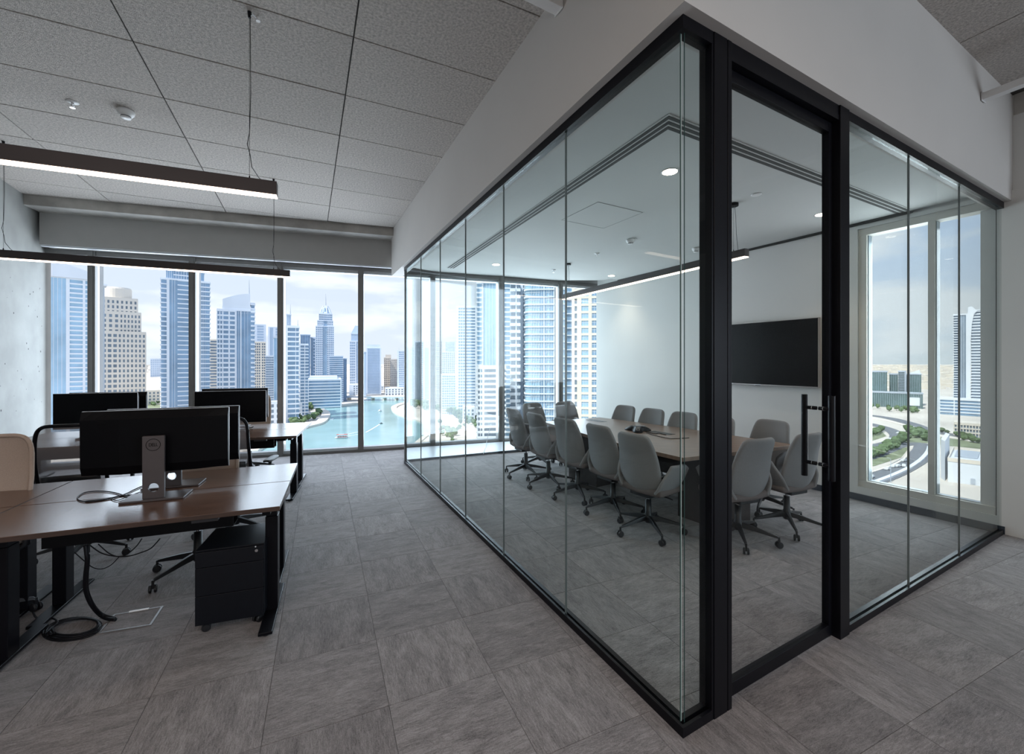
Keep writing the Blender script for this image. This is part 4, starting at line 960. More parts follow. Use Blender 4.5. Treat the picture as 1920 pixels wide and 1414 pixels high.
for k in range(4):
    pts = []
    cu, cv, ru, rv = 135+k*2, 1180-k*1.5, 55-k*4, 21-k*2.2
    for i in range(25):
        a = math.radians(200-i*15)+k*0.05; uu = cu+ru*math.cos(a); vv = cv-rv*math.sin(a)-(uu-cu)*0.13
        pts.append(GP(uu, vv, 0.006+0.007*k+0.004*math.sin(i*0.9+k)))
    o = MB().tube(pts, 0.0055, 7).build('coil_turn', M['cable'], None, smooth=True)
    if k == 0: coil = thing('cable_coil', 'coil of black cable lying on the carpet left of the floor box', 'cable')
    o.parent = coil
fcab([GP(84, 1188, 0.03), GP(96, 1178, 0.03), GP(108, 1168, 0.02), GP(100, 1160, 0.012), GP(82, 1160, 0.012), GP(68, 1158, 0.03), GP(62, 1148, 0.06)], 0.005, 'black cable curling from the coil towards the left desk leg')
# ------------------------------------------------------------------ the city outside
ZG = -60.0
def city(name, col, rough=0.6, spec=0.4, metal=0.0, var=0.05, scale=0.05, **k): M[name] = mat(name, col, rough, metal=metal, var=var, scale=scale, spec=spec, **k)
city('city_white', (0.72, 0.76, 0.82)); city('city_cream', (0.72, 0.66, 0.58)); city('city_beige', (0.58, 0.53, 0.48)); city('city_brown', (0.42, 0.39, 0.38)); city('city_grey', (0.44, 0.49, 0.56))
city('city_glass', (0.20, 0.32, 0.46), 0.12, 0.8, var=0.2, scale=0.08); city('city_glass_pale', (0.34, 0.52, 0.68), 0.12, 0.8, var=0.2, scale=0.06); city('city_glass_deep', (0.14, 0.24, 0.38), 0.15, 0.7, var=0.25, scale=0.08)
city('city_glass_grey', (0.20, 0.26, 0.33), 0.2, 0.6, var=0.2, scale=0.08); city('city_glass_green', (0.10, 0.16, 0.165), 0.25, 0.5, var=0.2, scale=0.05)
city('hazed_pale', (0.62, 0.69, 0.79), 0.7); city('hazed_blue', (0.42, 0.53, 0.67), 0.5); city('hazed_beige', (0.62, 0.60, 0.58), 0.7)  # paler tones put distance haze into the tower colours
city('sand', (0.60, 0.555, 0.505), 0.95, 0.1, var=0.14, scale=0.02, detail=8); city('paving', (0.68, 0.63, 0.57), 0.9, 0.2, var=0.08, scale=0.1)
city('asphalt', (0.17, 0.18, 0.20), 0.85, 0.2, var=0.08, scale=0.08); city('leaf', (0.11, 0.16, 0.08), 0.9, 0.1, var=0.35, scale=0.5, per_obj=0.3); city('trunk', (0.25, 0.2, 0.15), 0.9, 0.1)
city('scrub', (0.22, 0.25, 0.16), 0.95, 0.1, var=0.3, scale=0.1, detail=8); city('boat_white', (0.7, 0.72, 0.74), 0.4); city('boat_red', (0.45, 0.13, 0.12), 0.5); city('boat_dark', (0.08, 0.09, 0.11), 0.5); city('foam', (0.75, 0.82, 0.84), 0.8)
M['water'] = mat('marina_water', (0.24, 0.40, 0.41), 0.14, var=0.12, scale=0.03, bump=0.35, bscale=0.35, spec=0.5, detail=6)

ground = struct('ground', MB().box(-6000, 9000, 60, 9000, ZG-2, ZG), M['sand'])

def frame_of(u0, u1, d, d2=None):
    if d2 is None:
        uc = (u0+u1)/2; k = (uc-U0)/F; c = Vector((k*d, d)); t = Vector((1, -k)).normalized()
        def hit(u): q = (u-U0)/F; s = (q*c.y-c.x)/(t.x-q*t.y); return c+t*s
        A, B = hit(u0), hit(u1)
    else: A, B = Vector(((u0-U0)/F*d, d)), Vector(((u1-U0)/F*d2, d2))
    return A, B
def zt_of(v, d): return (V0-v)*d/F+HC-ZG
def tower_body(t, x0, x1, D, H, strips, glass, wall, pitch, z0=0.0, ratio=0.32, y0=0.0, win=False, proud=0.45):
    W = x1-x0; tot = sum(s[1] for s in strips); slabs, piers, solid = MB(), MB(), MB(); cx_ = x0
    MB().box(x0+0.3, x1-0.3, y0+0.3, y0+D-0.3, z0, H-0.2).build('glazed_core', M[glass], t)
    for s in strips:
        kind, wgt = s[0], s[1]; a = cx_; b = cx_+W*wgt/tot; cx_ = b
        el, er = (0.35 if abs(a-x0) < 1e-6 else 0), (0.35 if abs(b-x1) < 1e-6 else 0)
        if kind == 's': solid.box(a-el, b+er, y0-proud*0.9, y0+D+0.3, z0, H)
        if kind in ('b', 'w', 'B'):
            n = max(1, int((H-z0)/pitch)); th = pitch*ratio
            pr = proud*(2.4 if kind == 'B' else 1)
            for k in range(n+1):
                z = H-k*pitch
                if z-th < z0: break
                slabs.box(a-el, b+er, y0-pr, y0+D+0.3, z-th, z)
        if kind == 'w':
            nc = s[2]; cw = (b-a)/nc; pw = cw*(s[3] if len(s) > 3 else 0.3)
            for k in range(nc+1): piers.box(max(a-el, a+k*cw-pw/2), min(b+er, a+k*cw+pw/2), y0-proud*0.8, y0+D+0.25, z0, H)
            # the same rhythm on the visible flank
        if kind == 'g' and len(s) > 2:
            nc = s[2]
            for k in range(1, nc): piers.box(a+(b-a)*k/nc-0.12, a+(b-a)*k/nc+0.12, y0+0.12, y0+0.4, z0, H-0.3)
    for mb, nm in ((slabs, 'floor_slabs'), (piers, 'facade_piers')):
        if mb.v: o = mb.build(nm, M[wall], t); o['kind'] = 'stuff'
    if solid.v: solid.build('wall_strip', M[wall], t)
    MB().box(x0-0.2, x1+0.2, y0-0.3, y0+D+0.2, H-0.6, H+0.9).build('parapet', M[wall], t)
def tower(lab, u0, u1, vt, d, strips=(('b', 1),), glass='city_glass', wall='city_white', px=8.0, depth=22, d2=None, cat='skyscraper', name='tower', tiers=(), ratio=0.32, base=None, group=None):
    A, B = frame_of(u0, u1, d, d2); rz = math.atan2((B-A).y, (B-A).x); W = (B-A).length; dc = (A.y+B.y)/2
    t = thing(name, lab, cat, (A.x, A.y, ZG), rz, group); H = zt_of(vt, dc); p = px*dc/F
    tower_body(t, 0, W, depth, H, strips, glass, wall, p, ratio=ratio)
    X = lambda u: (u-u0)/(u1-u0)*W
    Z = lambda v: zt_of(v, dc)
    prev = None
    for (ua, ub, va, st) in tiers:
        z0_ = H-0.5
        if prev and prev[0] <= ua+0.5 and prev[1] >= ub-0.5: z0_ = Z(prev[2])-0.5
        tower_body(t, X(ua), X(ub), depth*0.8, Z(va), st, glass, wall, p, z0=z0_, ratio=ratio, y0=depth*0.08); prev = (ua, ub, va)
    return t, X, Z, dc
def mast(t, x, y, z0, z1, r=0.5, m='city_grey'): MB().cyl((x, y), r, z0, z1, 8, r*0.25).build('mast', M[m], t)

# --- left-hand windows, left to right
t, X, Z, dc = tower('blue glass and white balcony tower beside the concrete wall', 60, 190, 521, 300, (('g', 61, 8), ('s', 7), ('b', 25), ('s', 5), ('b', 32)), 'city_glass_pale', 'city_white', 8.8, depth=30)
MB().add([(X(60), -1, Z(521)), (X(190), -1, Z(521)), (X(190), 29, Z(521)), (X(60), 29, Z(521)), (X(60), -1, Z(492)), (X(112), -1, Z(493)), (X(190), -1, Z(512)), (X(190), 29, Z(512)), (X(112), 29, Z(493)), (X(60), 29, Z(492))],
         [(0, 1, 6, 5, 4), (3, 9, 8, 7, 2), (1, 2, 7, 6), (5, 6, 7, 8), (4, 5, 8, 9), (0, 4, 9, 3)]).build('sloped_crown', M['city_white'], t)
MB().box(X(190), X(197), 2, 20, 0, Z(533)).build('side_wing', M['city_grey'], t)
MB().box(X(189), X(202), 0, 14, Z(529), Z(526)).build('canopy', M['city_white'], t)
W9 = lambda n: (('w', 1, n, 0.5),)
t, X, Z, dc = tower('stepped cream stone tower with a rounded drum on top', 190, 273.5, 623, 420, (('w', 30, 3, 0.35), ('w', 54, 7, 0.52)), 'city_glass_grey', 'city_cream', 9.4, depth=26, ratio=0.42,
      tiers=((190, 264, 586, (('w', 34, 3, 0.5), ('w', 42, 6, 0.52))), (190, 257.5, 560, (('w', 1, 8, 0.55),))))
MB().lathe([(X(221)-X(195), Z(560)), (X(221)-X(195), Z(541)), ((X(221)-X(195))*0.94, Z(538))], (X(221), 14), 28).build('drum', M['city_cream'], t)
tower('tiny pale high-rise far off left of the blue balcony tower', 282, 302, 673, 1400, (('w', 1, 5),), 'hazed_blue', 'hazed_pale', 4)
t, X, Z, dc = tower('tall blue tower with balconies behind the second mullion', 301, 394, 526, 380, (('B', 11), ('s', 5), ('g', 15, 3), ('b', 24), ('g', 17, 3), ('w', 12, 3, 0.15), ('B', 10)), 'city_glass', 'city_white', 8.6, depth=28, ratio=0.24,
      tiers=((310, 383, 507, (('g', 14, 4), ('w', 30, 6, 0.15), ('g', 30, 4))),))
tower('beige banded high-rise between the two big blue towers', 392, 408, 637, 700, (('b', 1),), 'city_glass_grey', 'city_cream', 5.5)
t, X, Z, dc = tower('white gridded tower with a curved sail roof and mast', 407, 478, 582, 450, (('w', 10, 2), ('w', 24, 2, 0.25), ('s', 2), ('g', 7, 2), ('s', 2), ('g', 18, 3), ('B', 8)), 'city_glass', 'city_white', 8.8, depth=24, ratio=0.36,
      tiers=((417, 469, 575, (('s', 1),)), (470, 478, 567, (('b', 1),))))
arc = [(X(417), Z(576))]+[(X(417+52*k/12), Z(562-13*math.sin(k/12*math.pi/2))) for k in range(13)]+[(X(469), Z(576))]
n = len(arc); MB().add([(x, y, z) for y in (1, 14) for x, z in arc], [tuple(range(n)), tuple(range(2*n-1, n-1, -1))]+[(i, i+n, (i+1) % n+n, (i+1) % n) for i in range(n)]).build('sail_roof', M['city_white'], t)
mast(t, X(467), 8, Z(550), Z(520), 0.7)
tower('pale round-topped tower right of the sail-roofed tower', 478, 498.5, 609, 800, (('s', 2), ('b', 6), ('s', 2)), 'hazed_blue', 'hazed_pale', 5)
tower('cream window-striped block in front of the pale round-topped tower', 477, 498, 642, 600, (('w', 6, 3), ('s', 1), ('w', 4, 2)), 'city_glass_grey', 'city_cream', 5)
tower('pale tower with dark window stripes left of the third mullion', 503, 523, 614, 750, (('s', 2), ('g', 4), ('s', 3), ('b', 4)), 'hazed_blue', 'hazed_pale', 5)
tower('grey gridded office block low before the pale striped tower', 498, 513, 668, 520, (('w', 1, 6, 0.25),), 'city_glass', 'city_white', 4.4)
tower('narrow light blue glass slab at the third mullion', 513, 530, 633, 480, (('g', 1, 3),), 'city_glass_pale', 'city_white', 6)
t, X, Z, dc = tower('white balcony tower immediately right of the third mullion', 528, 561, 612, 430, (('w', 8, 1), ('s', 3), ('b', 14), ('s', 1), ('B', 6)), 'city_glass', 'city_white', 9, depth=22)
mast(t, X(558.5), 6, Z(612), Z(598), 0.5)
t, X, Z, dc = tower('slim wedge-topped tower with mast peeking over the white balcony tower', 537, 546, 590, 600, (('g', 1, 2),), 'hazed_blue', 'hazed_pale', 6, depth=10)
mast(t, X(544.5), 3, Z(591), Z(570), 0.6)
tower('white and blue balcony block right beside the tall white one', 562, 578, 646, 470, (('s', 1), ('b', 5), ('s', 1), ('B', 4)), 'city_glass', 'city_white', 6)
tower('deep blue glass tower behind the white balcony blocks', 563, 582, 628, 700, (('g', 1, 4),), 'city_glass_deep', 'hazed_blue', 6, tiers=())
tower('blue-grey glass slab stuck to the deep blue tower', 582, 591.5, 633, 720, (('g', 4), ('b', 3)), 'city_glass', 'hazed_pale', 6)
t, X, Z, dc = tower('tall tiered tower with an open ribbed crown and spire', 592, 626, 612, 800, (('w', 12, 4), ('g', 7, 2), ('w', 12, 4)), 'city_glass', 'hazed_pale', 4, depth=26,
      tiers=((595, 624.5, 601, (('w', 10, 4), ('g', 6), ('w', 10, 4))), (598, 623, 588, (('w', 1, 9, 0.15),))))
cxx, cy = X(610.5), 13
for k in range(8):
    a = k*math.pi/4+0.2; r = X(622)-X(610.5)
    MB().tube([(cxx+r*math.cos(a), cy+r*0.8*math.sin(a), Z(588)), (cxx+r*0.75*math.cos(a), cy+r*0.6*math.sin(a), Z(580)), (cxx+r*0.38*math.cos(a), cy+r*0.3*math.sin(a), Z(572+(k % 2)*3))], 0.9, 6).build('crown_rib', M['hazed_pale'], t)
MB().cyl((cxx, cy), (X(620)-X(610.5)), Z(588), Z(584), 20, (X(617)-X(610.5))).cyl((cxx, cy), 4.5, Z(584), Z(574), 12, 1.6).build('crown_core', M['hazed_blue'], t)
mast(t, cxx, cy, Z(575), Z(549), 1.2)
tower('long low office block with horizontal window bands by the marina', 577, 640, 712, 560, (('s', 1), ('b', 30), ('s', 1)), 'city_glass', 'city_white', 5.6, depth=40, cat='building', name='office_block',
      tiers=((580, 632, 707, (('s', 1),)),))
tower('blue banded tower right of the spired tower', 618, 643.5, 668, 640, (('b', 1),), 'city_glass', 'hazed_pale', 3.8, ratio=0.25, depth=18)
tower('dark blue slab stuck to the right of the banded tower', 643, 650.5, 673, 660, (('g', 1, 2),), 'city_glass_deep', 'hazed_blue', 5, depth=18)
t, X, Z, dc = tower('slender pale tower with a pointed top at the fourth mullion', 656, 676, 640, 900, (('w', 5, 3, 0.2), ('s', 1), ('g', 4)), 'hazed_blue', 'hazed_pale', 5, depth=20, tiers=((658, 675, 626, (('g', 1, 3),)),))
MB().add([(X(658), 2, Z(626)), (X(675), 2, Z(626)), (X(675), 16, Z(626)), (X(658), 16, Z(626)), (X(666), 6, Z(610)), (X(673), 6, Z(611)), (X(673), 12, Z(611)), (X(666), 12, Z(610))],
         [(0, 1, 5, 4), (1, 2, 6, 5), (2, 3, 7, 6), (3, 0, 4, 7), (4, 5, 6, 7)]).build('wedge_roof', M['hazed_blue'], t)
tower('thin pale slab just right of the fourth mullion', 679, 687, 660, 760, (('g', 1),), 'hazed_blue', 'hazed_pale', 5)
t, X, Z, dc = tower('wide blue-grey tower alone right of the fourth mullion', 687, 714.5, 653, 800, (('s', 1), ('b', 10), ('s', 1)), 'hazed_blue', 'hazed_pale', 3, ratio=0.2)
MB().box(X(688), X(713), 2, 20, Z(653), Z(646)).build('roof_cabin', M['hazed_pale'], t)
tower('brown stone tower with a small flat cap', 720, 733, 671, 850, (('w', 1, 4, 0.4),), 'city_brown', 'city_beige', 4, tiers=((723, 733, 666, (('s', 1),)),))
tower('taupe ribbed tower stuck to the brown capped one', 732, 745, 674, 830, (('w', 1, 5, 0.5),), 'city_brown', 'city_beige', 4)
t, X, Z, dc = tower('pale frame-topped tower left of the glass partition edge', 745, 760, 658, 800, (('s', 2), ('w', 8, 4, 0.25), ('s', 1)), 'hazed_blue', 'hazed_pale', 4)
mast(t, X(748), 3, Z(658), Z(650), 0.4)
tower('pale banded residential tower seen through the first glass panel', 759, 776, 651, 640, (('b', 1),), 'hazed_blue', 'city_white', 3, ratio=0.5)
tower('grey-green glass tower seen through the first glass panel', 777, 794, 641, 600, (('s', 1), ('g', 6, 3), ('b', 4)), 'city_glass_grey', 'hazed_pale', 4)
tower('pale lilac-grey tower in the second glass panel', 796, 810, 652, 700, (('w', 1, 4, 0.3),), 'hazed_blue', 'hazed_pale', 4)
tower('narrow brown-grey tower by the fifth mullion', 817, 829, 640, 560, (('b', 1),), 'city_brown', 'hazed_beige', 3.6, ratio=0.5)
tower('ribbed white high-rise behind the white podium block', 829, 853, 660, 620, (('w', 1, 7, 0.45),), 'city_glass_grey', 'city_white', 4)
tower('cream high-rise with a rounded head behind the ribbed one', 835, 853, 641, 760, (('b', 1),), 'hazed_blue', 'hazed_beige', 3)
tower('white podium block with a square field of blue windows', 825, 855, 703, 500, (('s', 3), ('w', 20, 6, 0.2), ('s', 1)), 'city_glass', 'city_white', 4.6, cat='building', name='office_block', depth=14)
tower('blue and white residential tower with a plain flat top', 856, 893, 575, 480, (('s', 3), ('w', 16, 4, 0.22), ('b', 14), ('s', 2)), 'city_glass', 'city_white', 5.7, depth=20, ratio=0.4, tiers=())
t, X, Z, dc = tower('massive blue glass tower with white balconies at its left edge', 894, 958, 530, 330, (('B', 9), ('s', 3), ('g', 28, 5), ('g', 10, 2), ('s', 1), ('B', 12)), 'city_glass_pale', 'city_white', 9, depth=26, ratio=0.3)
tower('white balcony block standing before the massive blue glass tower', 896, 948, 688, 290, (('w', 9, 2, 0.25), ('s', 3), ('b', 26), ('s', 3), ('b', 11)), 'city_glass_grey', 'city_white', 10, depth=20, ratio=0.42, cat='building', name='apartment_block')
tower('white rounded balcony tower between the two blue glass giants', 957, 975, 528, 300, (('B', 8), ('s', 2), ('b', 5)), 'city_glass_grey', 'city_white', 13, depth=20, ratio=0.42)
tower('plain white slab tower with a single stripe of windows', 974, 985, 524, 320, (('s', 6), ('w', 2, 1), ('s', 2)), 'city_glass_grey', 'city_white', 8, depth=16)
# curved glass tower
A, B = frame_of(983, 1062, 290); rz = math.atan2((B-A).y, (B-A).x); W = (B-A).length
t = thing('tower', 'round-cornered blue glass tower ringed by white floor edges', 'skyscraper', (A.x, A.y, ZG), rz)
Ht = zt_of(505, 290); R_ = 5.0
def rpoly(o): 
    r = R_+o; pts = [(W+o, -o), (W+o, 24), (-o, 24)]
    pts += [(R_-r*math.cos(k*math.pi/12), R_-r*math.sin(k*math.pi/12)) for k in range(7)]
    return pts
MB().prism(rpoly(-0.3), 0, Ht).build('glazed_core', M['city_glass_pale'], t)
sb = MB(); pit = 14.0*290/F
for k in range(int(Ht/pit)):
    z = Ht-3-k*pit; sb.prism(rpoly(0.5), z-0.9, z); sb.prism(rpoly(-0.05), z-pit*0.52, z-pit*0.46)
o = sb.build('floor_slabs', M['city_white'], t); o['kind'] = 'stuff'
sb = MB()
for k in range(15): x = R_+(W-R_)*k/14; sb.box(x-(0.35 if k in (5, 9) else 0.1), x+(0.35 if k in (5, 9) else 0.1), -0.05, 0.4, 0, Ht-1)
o = sb.build('facade_piers', M['city_white'], t); o['kind'] = 'stuff'
for x0_, x1_ in ((0.38, 0.52), (0.62, 0.74)): MB().box(W*x0_, W*x1_, -0.02, 0.3, 0, Ht-2).build('dark_glazing_strip', M['city_glass'], t)
tower('narrow blue glass wing with white floor edges beside the cream tower', 1061, 1073, 520, 270, (('b', 1),), 'city_glass', 'city_white', 13.5, ratio=0.12, depth=14)
# cream tower with tellable windows
d_ = 225; A, B = frame_of(1072, 1150, d_); rz = math.atan2((B-A).y, (B-A).x); W = (B-A).length; px = d_/F
t = thing('tower', 'cream stone tower with regular paned windows before the white wall', 'skyscraper', (A.x, A.y, ZG), rz)
X = lambda u: (u-1072)/(1150-1072)*W; Ht = zt_of(500, d_)
MB().box(0.4, W-0.4, 0.5, 20, 0, Ht-1).build('inner_core', M['city_glass_grey'], t)
cols = ((1077.5, 1082), (1090.5, 1103.5), (1110, 1125), (1128, 1131.5), (1138, 1150.5)); wallm = MB(); prev = 1072
for a, b in cols: wallm.box(X(prev), X(a), 0, 20, 0, Ht); prev = b
wallm.build('wall_strip', M['city_cream'], t); sp_ = MB(); pit = 13.9*px; hgt = 9.4*px
zs = [zt_of(545.5+13.9*k, d_) for k in range(-3, 24)]
for z in zs:
    for a, b in cols: sp_.box(X(a), X(b), 0.02, 0.5, z-pit, z-hgt)
o = sp_.build('spandrels', M['city_cream'], t); o['kind'] = 'stuff'
def win(w_, nm):
    mb = MB()
    for k in range(1, 3): mb.box(w_*k/3-0.06, w_*k/3+0.06, 0.2, 0.3, -hgt, 0)
    mb.box(0, w_, 0.2, 0.3, -hgt*0.36, -hgt*0.30); return mb
base = {}
for ci_, mt in ((1, 'city_glass_pale'), (2, 'city_glass')):
    a, b = cols[ci_]; w_ = X(b)-X(a)
    for k, z in enumerate(zs[1:]):
        if ci_ not in base:
            o = MB().box(0, w_, 0.3, 0.35, -hgt, 0).build('window', M[mt], t); o.location = (X(a), 0, z)
            g = win(w_, '').build('glazing_bar', M['city_white'], o); base[ci_] = (o, g)
        else:
            s0_, g0 = base[ci_]; o = s0_.copy(); C.objects.link(o); o.location = (X(a), 0, z); g = g0.copy(); C.objects.link(g); g.parent = o

# --- water, quays and bridge
def gp2(l, z=ZG): return [tuple(GP(u, v, z)[:2]) for u, v in l]
wpx = [(380, 1000), (470, 850), (520, 822), (557, 807), (576, 802), (597, 796), (607, 788), (611, 780), (609, 775), (600, 770), (592, 766), (620, 764), (650, 761), (676, 757), (690, 745), (757, 745), (757, 757), (741, 763), (740, 768), (747, 775), (762, 782), (790, 791), (808, 800), (826, 807), (812, 813), (799, 819), (788, 827), (779, 836), (770, 860), (800, 1000)]
def flat(poly, z, m, name, **k):
    bm = bmesh.new(); vs = [bm.verts.new((x, y, z)) for x, y in poly]; f = bm.faces.new(vs)
    if f.normal.z < 0: f.normal_flip()
    bmesh.ops.triangulate(bm, faces=[f]); me = bpy.data.meshes.new(name); bm.to_mesh(me); bm.free(); me.materials.append(m)
    for p in me.polygons:
        pass
    o = bpy.data.objects.new(name, me); C.objects.link(o); o['kind'] = 'structure'; return o
wt = flat(gp2(wpx), ZG+0.25, M['water'], 'water')
def ribbon(pts, wd, z0, z1, m, name, par=None, kind='structure'):
    pts = [Vector(p) for p in pts]; L_, R_2 = [], []
    for i, p in enumerate(pts):
        t_ = (pts[min(i+1, len(pts)-1)]-pts[max(i-1, 0)]).normalized(); n_ = Vector((-t_.y, t_.x))*wd/2; L_.append(p+n_); R_2.append(p-n_)
    mb = MB(); n = len(pts)
    vs = [(*q, z) for z in (z0, z1) for row in (L_, R_2) for q in row]
    fs = []
    for i in range(n-1):
        fs += [(2*n+i, 2*n+i+1, 3*n+i+1, 3*n+i), (i, 2*n+i, 2*n+i+1, i+1), (n+i, n+i+1, 3*n+i+1, 3*n+i)]
    fs += [(0, n, 3*n, 2*n), (n-1, 2*n-1, 4*n-1, 3*n-1)]
    mb.add(vs, fs); o = mb.build(name, m, par)
    if par is None and kind: o['kind'] = kind
    return o
def spath(px): return [Vector(p[:2]) for p in smooth_path([(*GP(u, v, ZG)[:2], 0) for u, v in px], 5)]
ribbon(spath([(470, 850), (520, 822), (557, 807), (576, 802), (597, 796), (607, 788), (611, 780), (609, 775), (600, 770)]), 9, ZG, ZG+2.2, M['paving'], 'promenade')
ribbon(spath([(592, 765.5), (620, 763.5), (650, 760.5), (678, 756)]), 7, ZG, ZG+2.2, M['paving'], 'promenade')
ribbon(spath([(757, 757), (741, 763), (739, 768), (746, 775.5), (762, 782), (790, 790.5), (808, 799), (828, 806)]), 7, ZG, ZG+1.6, M['paving'], 'promenade')
ribbon(spath([(832, 808), (812, 812.5), (799, 818.5), (788, 827), (779, 836), (770, 860)]), 4, ZG, ZG+1.0, M['paving'], 'beach_edge')
flat(gp2([(832, 807), (812, 812), (799, 818), (787, 827), (772, 860), (1130, 900), (1130, 800), (900, 790)]), ZG+0.3, M['paving'], 'plaza')
flat(gp2([(262, 790), (262, 757), (300, 755), (300, 790)]), ZG+0.3, M['scrub'], 'park')
b0, b1 = GP(640, 751, ZG), GP(775, 751.5, ZG)
bdv = Vector((b1.x-b0.x, b1.y-b0.y)); br = thing('bridge', 'low white bridge crossing the far end of the marina', 'bridge', (b0.x, b0.y, ZG), math.atan2(bdv.y, bdv.x))
Lb = bdv.length
MB().box(0, Lb, 0, 14, 4.4, 5.6).build('deck', M['city_white'], br); MB().box(0, Lb, -0.3, 0, 5.6, 6.8).build('railing', M['city_white'], br)
for k in range(6): MB().box(Lb*(k+0.5)/6-1, Lb*(k+0.5)/6+1, 1, 13, 0, 4.4).build('bridge_pier', M['city_cream'], br)
def block(lab, u0, u1, v0, v1, depth, wall='city_white', glass='city_glass_grey', px=6, strips=(('w', 1, 8, 0.4),), ratio=0.4, name='low_building'):
    d = (HC-ZG)*F/(v1-V0); return tower(lab, u0, u1, v0, d, strips, glass, wall, px, depth=depth, cat='building', name=name, ratio=ratio)
block('white low house block with dark windows right of the third mullion', 529, 566, 757, 784, 22, px=9, strips=(('w', 1, 3, 0.45),))
block('white low house block left of the third mullion', 505, 527, 754, 796, 14, px=10, strips=(('w', 1, 2, 0.5),))
block('cream flat-roofed pavilion before the long office block', 578, 617, 746, 755, 20, wall='city_cream', px=9, strips=(('s', 1),))
block('pale quay-side pavilion at the end of the promenade', 616, 640, 751, 760, 15, wall='city_cream', px=5, strips=(('s', 1), ('w', 1, 4, 0.4), ('s', 1)))
block('white low-rise cluster across the water by the bridge', 655, 676, 722, 741, 30, px=4, strips=(('s', 1), ('w', 2, 3, 0.5)))
block('small white house row beneath the wide blue-grey tower', 682, 720, 724, 733, 30, px=3.5, strips=(('w', 1, 6, 0.5),))
block('white low-rise left of the glass partition edge on the far quay', 722, 757, 728, 741, 30, px=4, strips=(('w', 1, 6, 0.5),))
block('white terrace house behind the promenade trees', 868, 890, 765, 790, 16, px=7, strips=(('w', 1, 3, 0.5),))
block('low dark-windowed house beyond the left monitors', 262, 300, 733, 760, 20, wall='city_cream', px=6, strips=(('w', 1, 5, 0.5),))
rc = random.Random(11)
hm = MB()
for k in range(900):                                # the low sprawl out to the horizon
    right = rc.random() < 0.75
    y = rc.uniform(900, 5200); u = rc.uniform(1600, 1900) if right else rc.uniform(262, 780)
    if not right and y < 1200: continue
    x = (u-U0)/F*y; s = rc.uniform(6, 16)*(1+y/3000); h = rc.uniform(4, 14)*(1+y/6000)
    hm.box(x-s, x+s, y-s, y+s, ZG, ZG+h)
o = hm.build('distant_houses', M['city_cream'], None); tag(o, 'sprawl of tiny pale houses reaching out to the hazy horizon', 'houses', kind='stuff')

# --- right-hand window
tower('dark green glass office block, leftmost of the cluster beyond the roads', 1622, 1664, 697, 600, (('g', 1, 10),), 'city_glass_green', 'city_grey', 5, depth=30, cat='building', name='office_block')
tower('small dark office block second from the left in the cluster', 1667, 1684, 702, 600, (('g', 1, 4),), 'city_glass_green', 'city_grey', 5, depth=26, cat='building', name='office_block')
tower('grey finned office block in the middle of the dark cluster', 1684, 1699, 697, 590, (('b', 4), ('s', 1)), 'city_glass_green', 'city_grey', 3, depth=26, cat='building', name='office_block')
t, X, Z, dc = tower('dark office block with a white roof wedge, right end of the cluster', 1698, 1728, 702, 590, (('g', 1, 7),), 'city_glass_green', 'city_grey', 5, depth=26, cat='building', name='office_block')
MB().add([(X(1699), 2, Z(702)), (X(1727), 2, Z(702)), (X(1727), 14, Z(702)), (X(1699), 14, Z(702)), (X(1724), 2, Z(694)), (X(1724), 14, Z(694))], [(0, 1, 4), (3, 5, 2), (1, 2, 5, 4), (0, 4, 5, 3)]).build('roof_wedge', M['city_white'], t)
t, X, Z, dc = tower('long dark podium joining the office cluster', 1632, 1731, 737, 570, (('g', 1, 24),), 'city_glass_green', 'city_grey', 6, depth=20, cat='building', name='office_block')
MB().box(X(1705), X(1725), -0.6, -0.1, Z(759), Z(744)).build('blank_billboard', M['city_white'], t)
t, X, Z, dc = tower('tall curved residential tower at the right edge of the window', 1788, 1816, 590, 500, (('B', 6), ('s', 1), ('g', 8, 3), ('s', 3)), 'city_glass_grey', 'city_white', 4.6, depth=24)
pf = [(X(1814), Z(700)), (X(1814), Z(600)), (X(1815), Z(577)), (X(1822), Z(576)), (X(1832), Z(585)), (X(1826), Z(590)), (X(1822), Z(610)), (X(1820), Z(640)), (X(1820), 0), (X(1814), 0)]
n = len(pf); MB().add([(x, y, z) for y in (-2, 20) for x, z in pf], [tuple(range(n)), tuple(range(2*n-1, n-1, -1))]+[(i, i+n, (i+1) % n+n, (i+1) % n) for i in range(n)]).build('curved_spine', M['city_white'], t)
tower_body(t, X(1821), X(1880), 22, Z(584), (('b', 30), ('s', 3), ('w', 16, 4, 0.4)), 'city_glass_grey', 'city_white', 5.4*dc/F, ratio=0.45)
MB().add([(X(1826), -1, Z(584)), (X(1880), -1, Z(584)), (X(1880), 20, Z(584)), (X(1826), 20, Z(584)), (X(1880), -1, Z(574)), (X(1880), 20, Z(574))], [(0, 1, 4), (3, 5, 2), (1, 2, 5, 4), (0, 4, 5, 3)]).build('sloped_roof', M['city_white'], t)
tower('banded podium at the foot of the curved residential tower', 1762, 1884, 750, 480, (('b', 12), ('s', 1), ('b', 20), ('w', 20, 10, 0.2)), 'city_glass', 'city_white', 6, depth=26, cat='building', name='podium_building')
tower('white colonnaded apartment row beyond the dirt lot', 1789, 1884, 797, 345, (('w', 1, 16, 0.35),), 'city_glass_grey', 'city_cream', 7.5, depth=16, cat='building', name='apartment_row')
wb = thing('utility_building', 'big plain white flat-roofed building below the right window', 'building', (*GP(1777, 903, ZG)[:2], ZG), 0)
g0 = GP(1777, 903, ZG); g1 = GP(1861, 915, ZG); hh = 42*g0.y/F
def rel(p): return (p[0]-g0.x, p[1]-g0.y)
q = [rel(g0), rel(g1), (rel(g1)[0]+33, rel(g1)[1]+28), (rel(g0)[0]+33, rel(g0)[1]+29)]
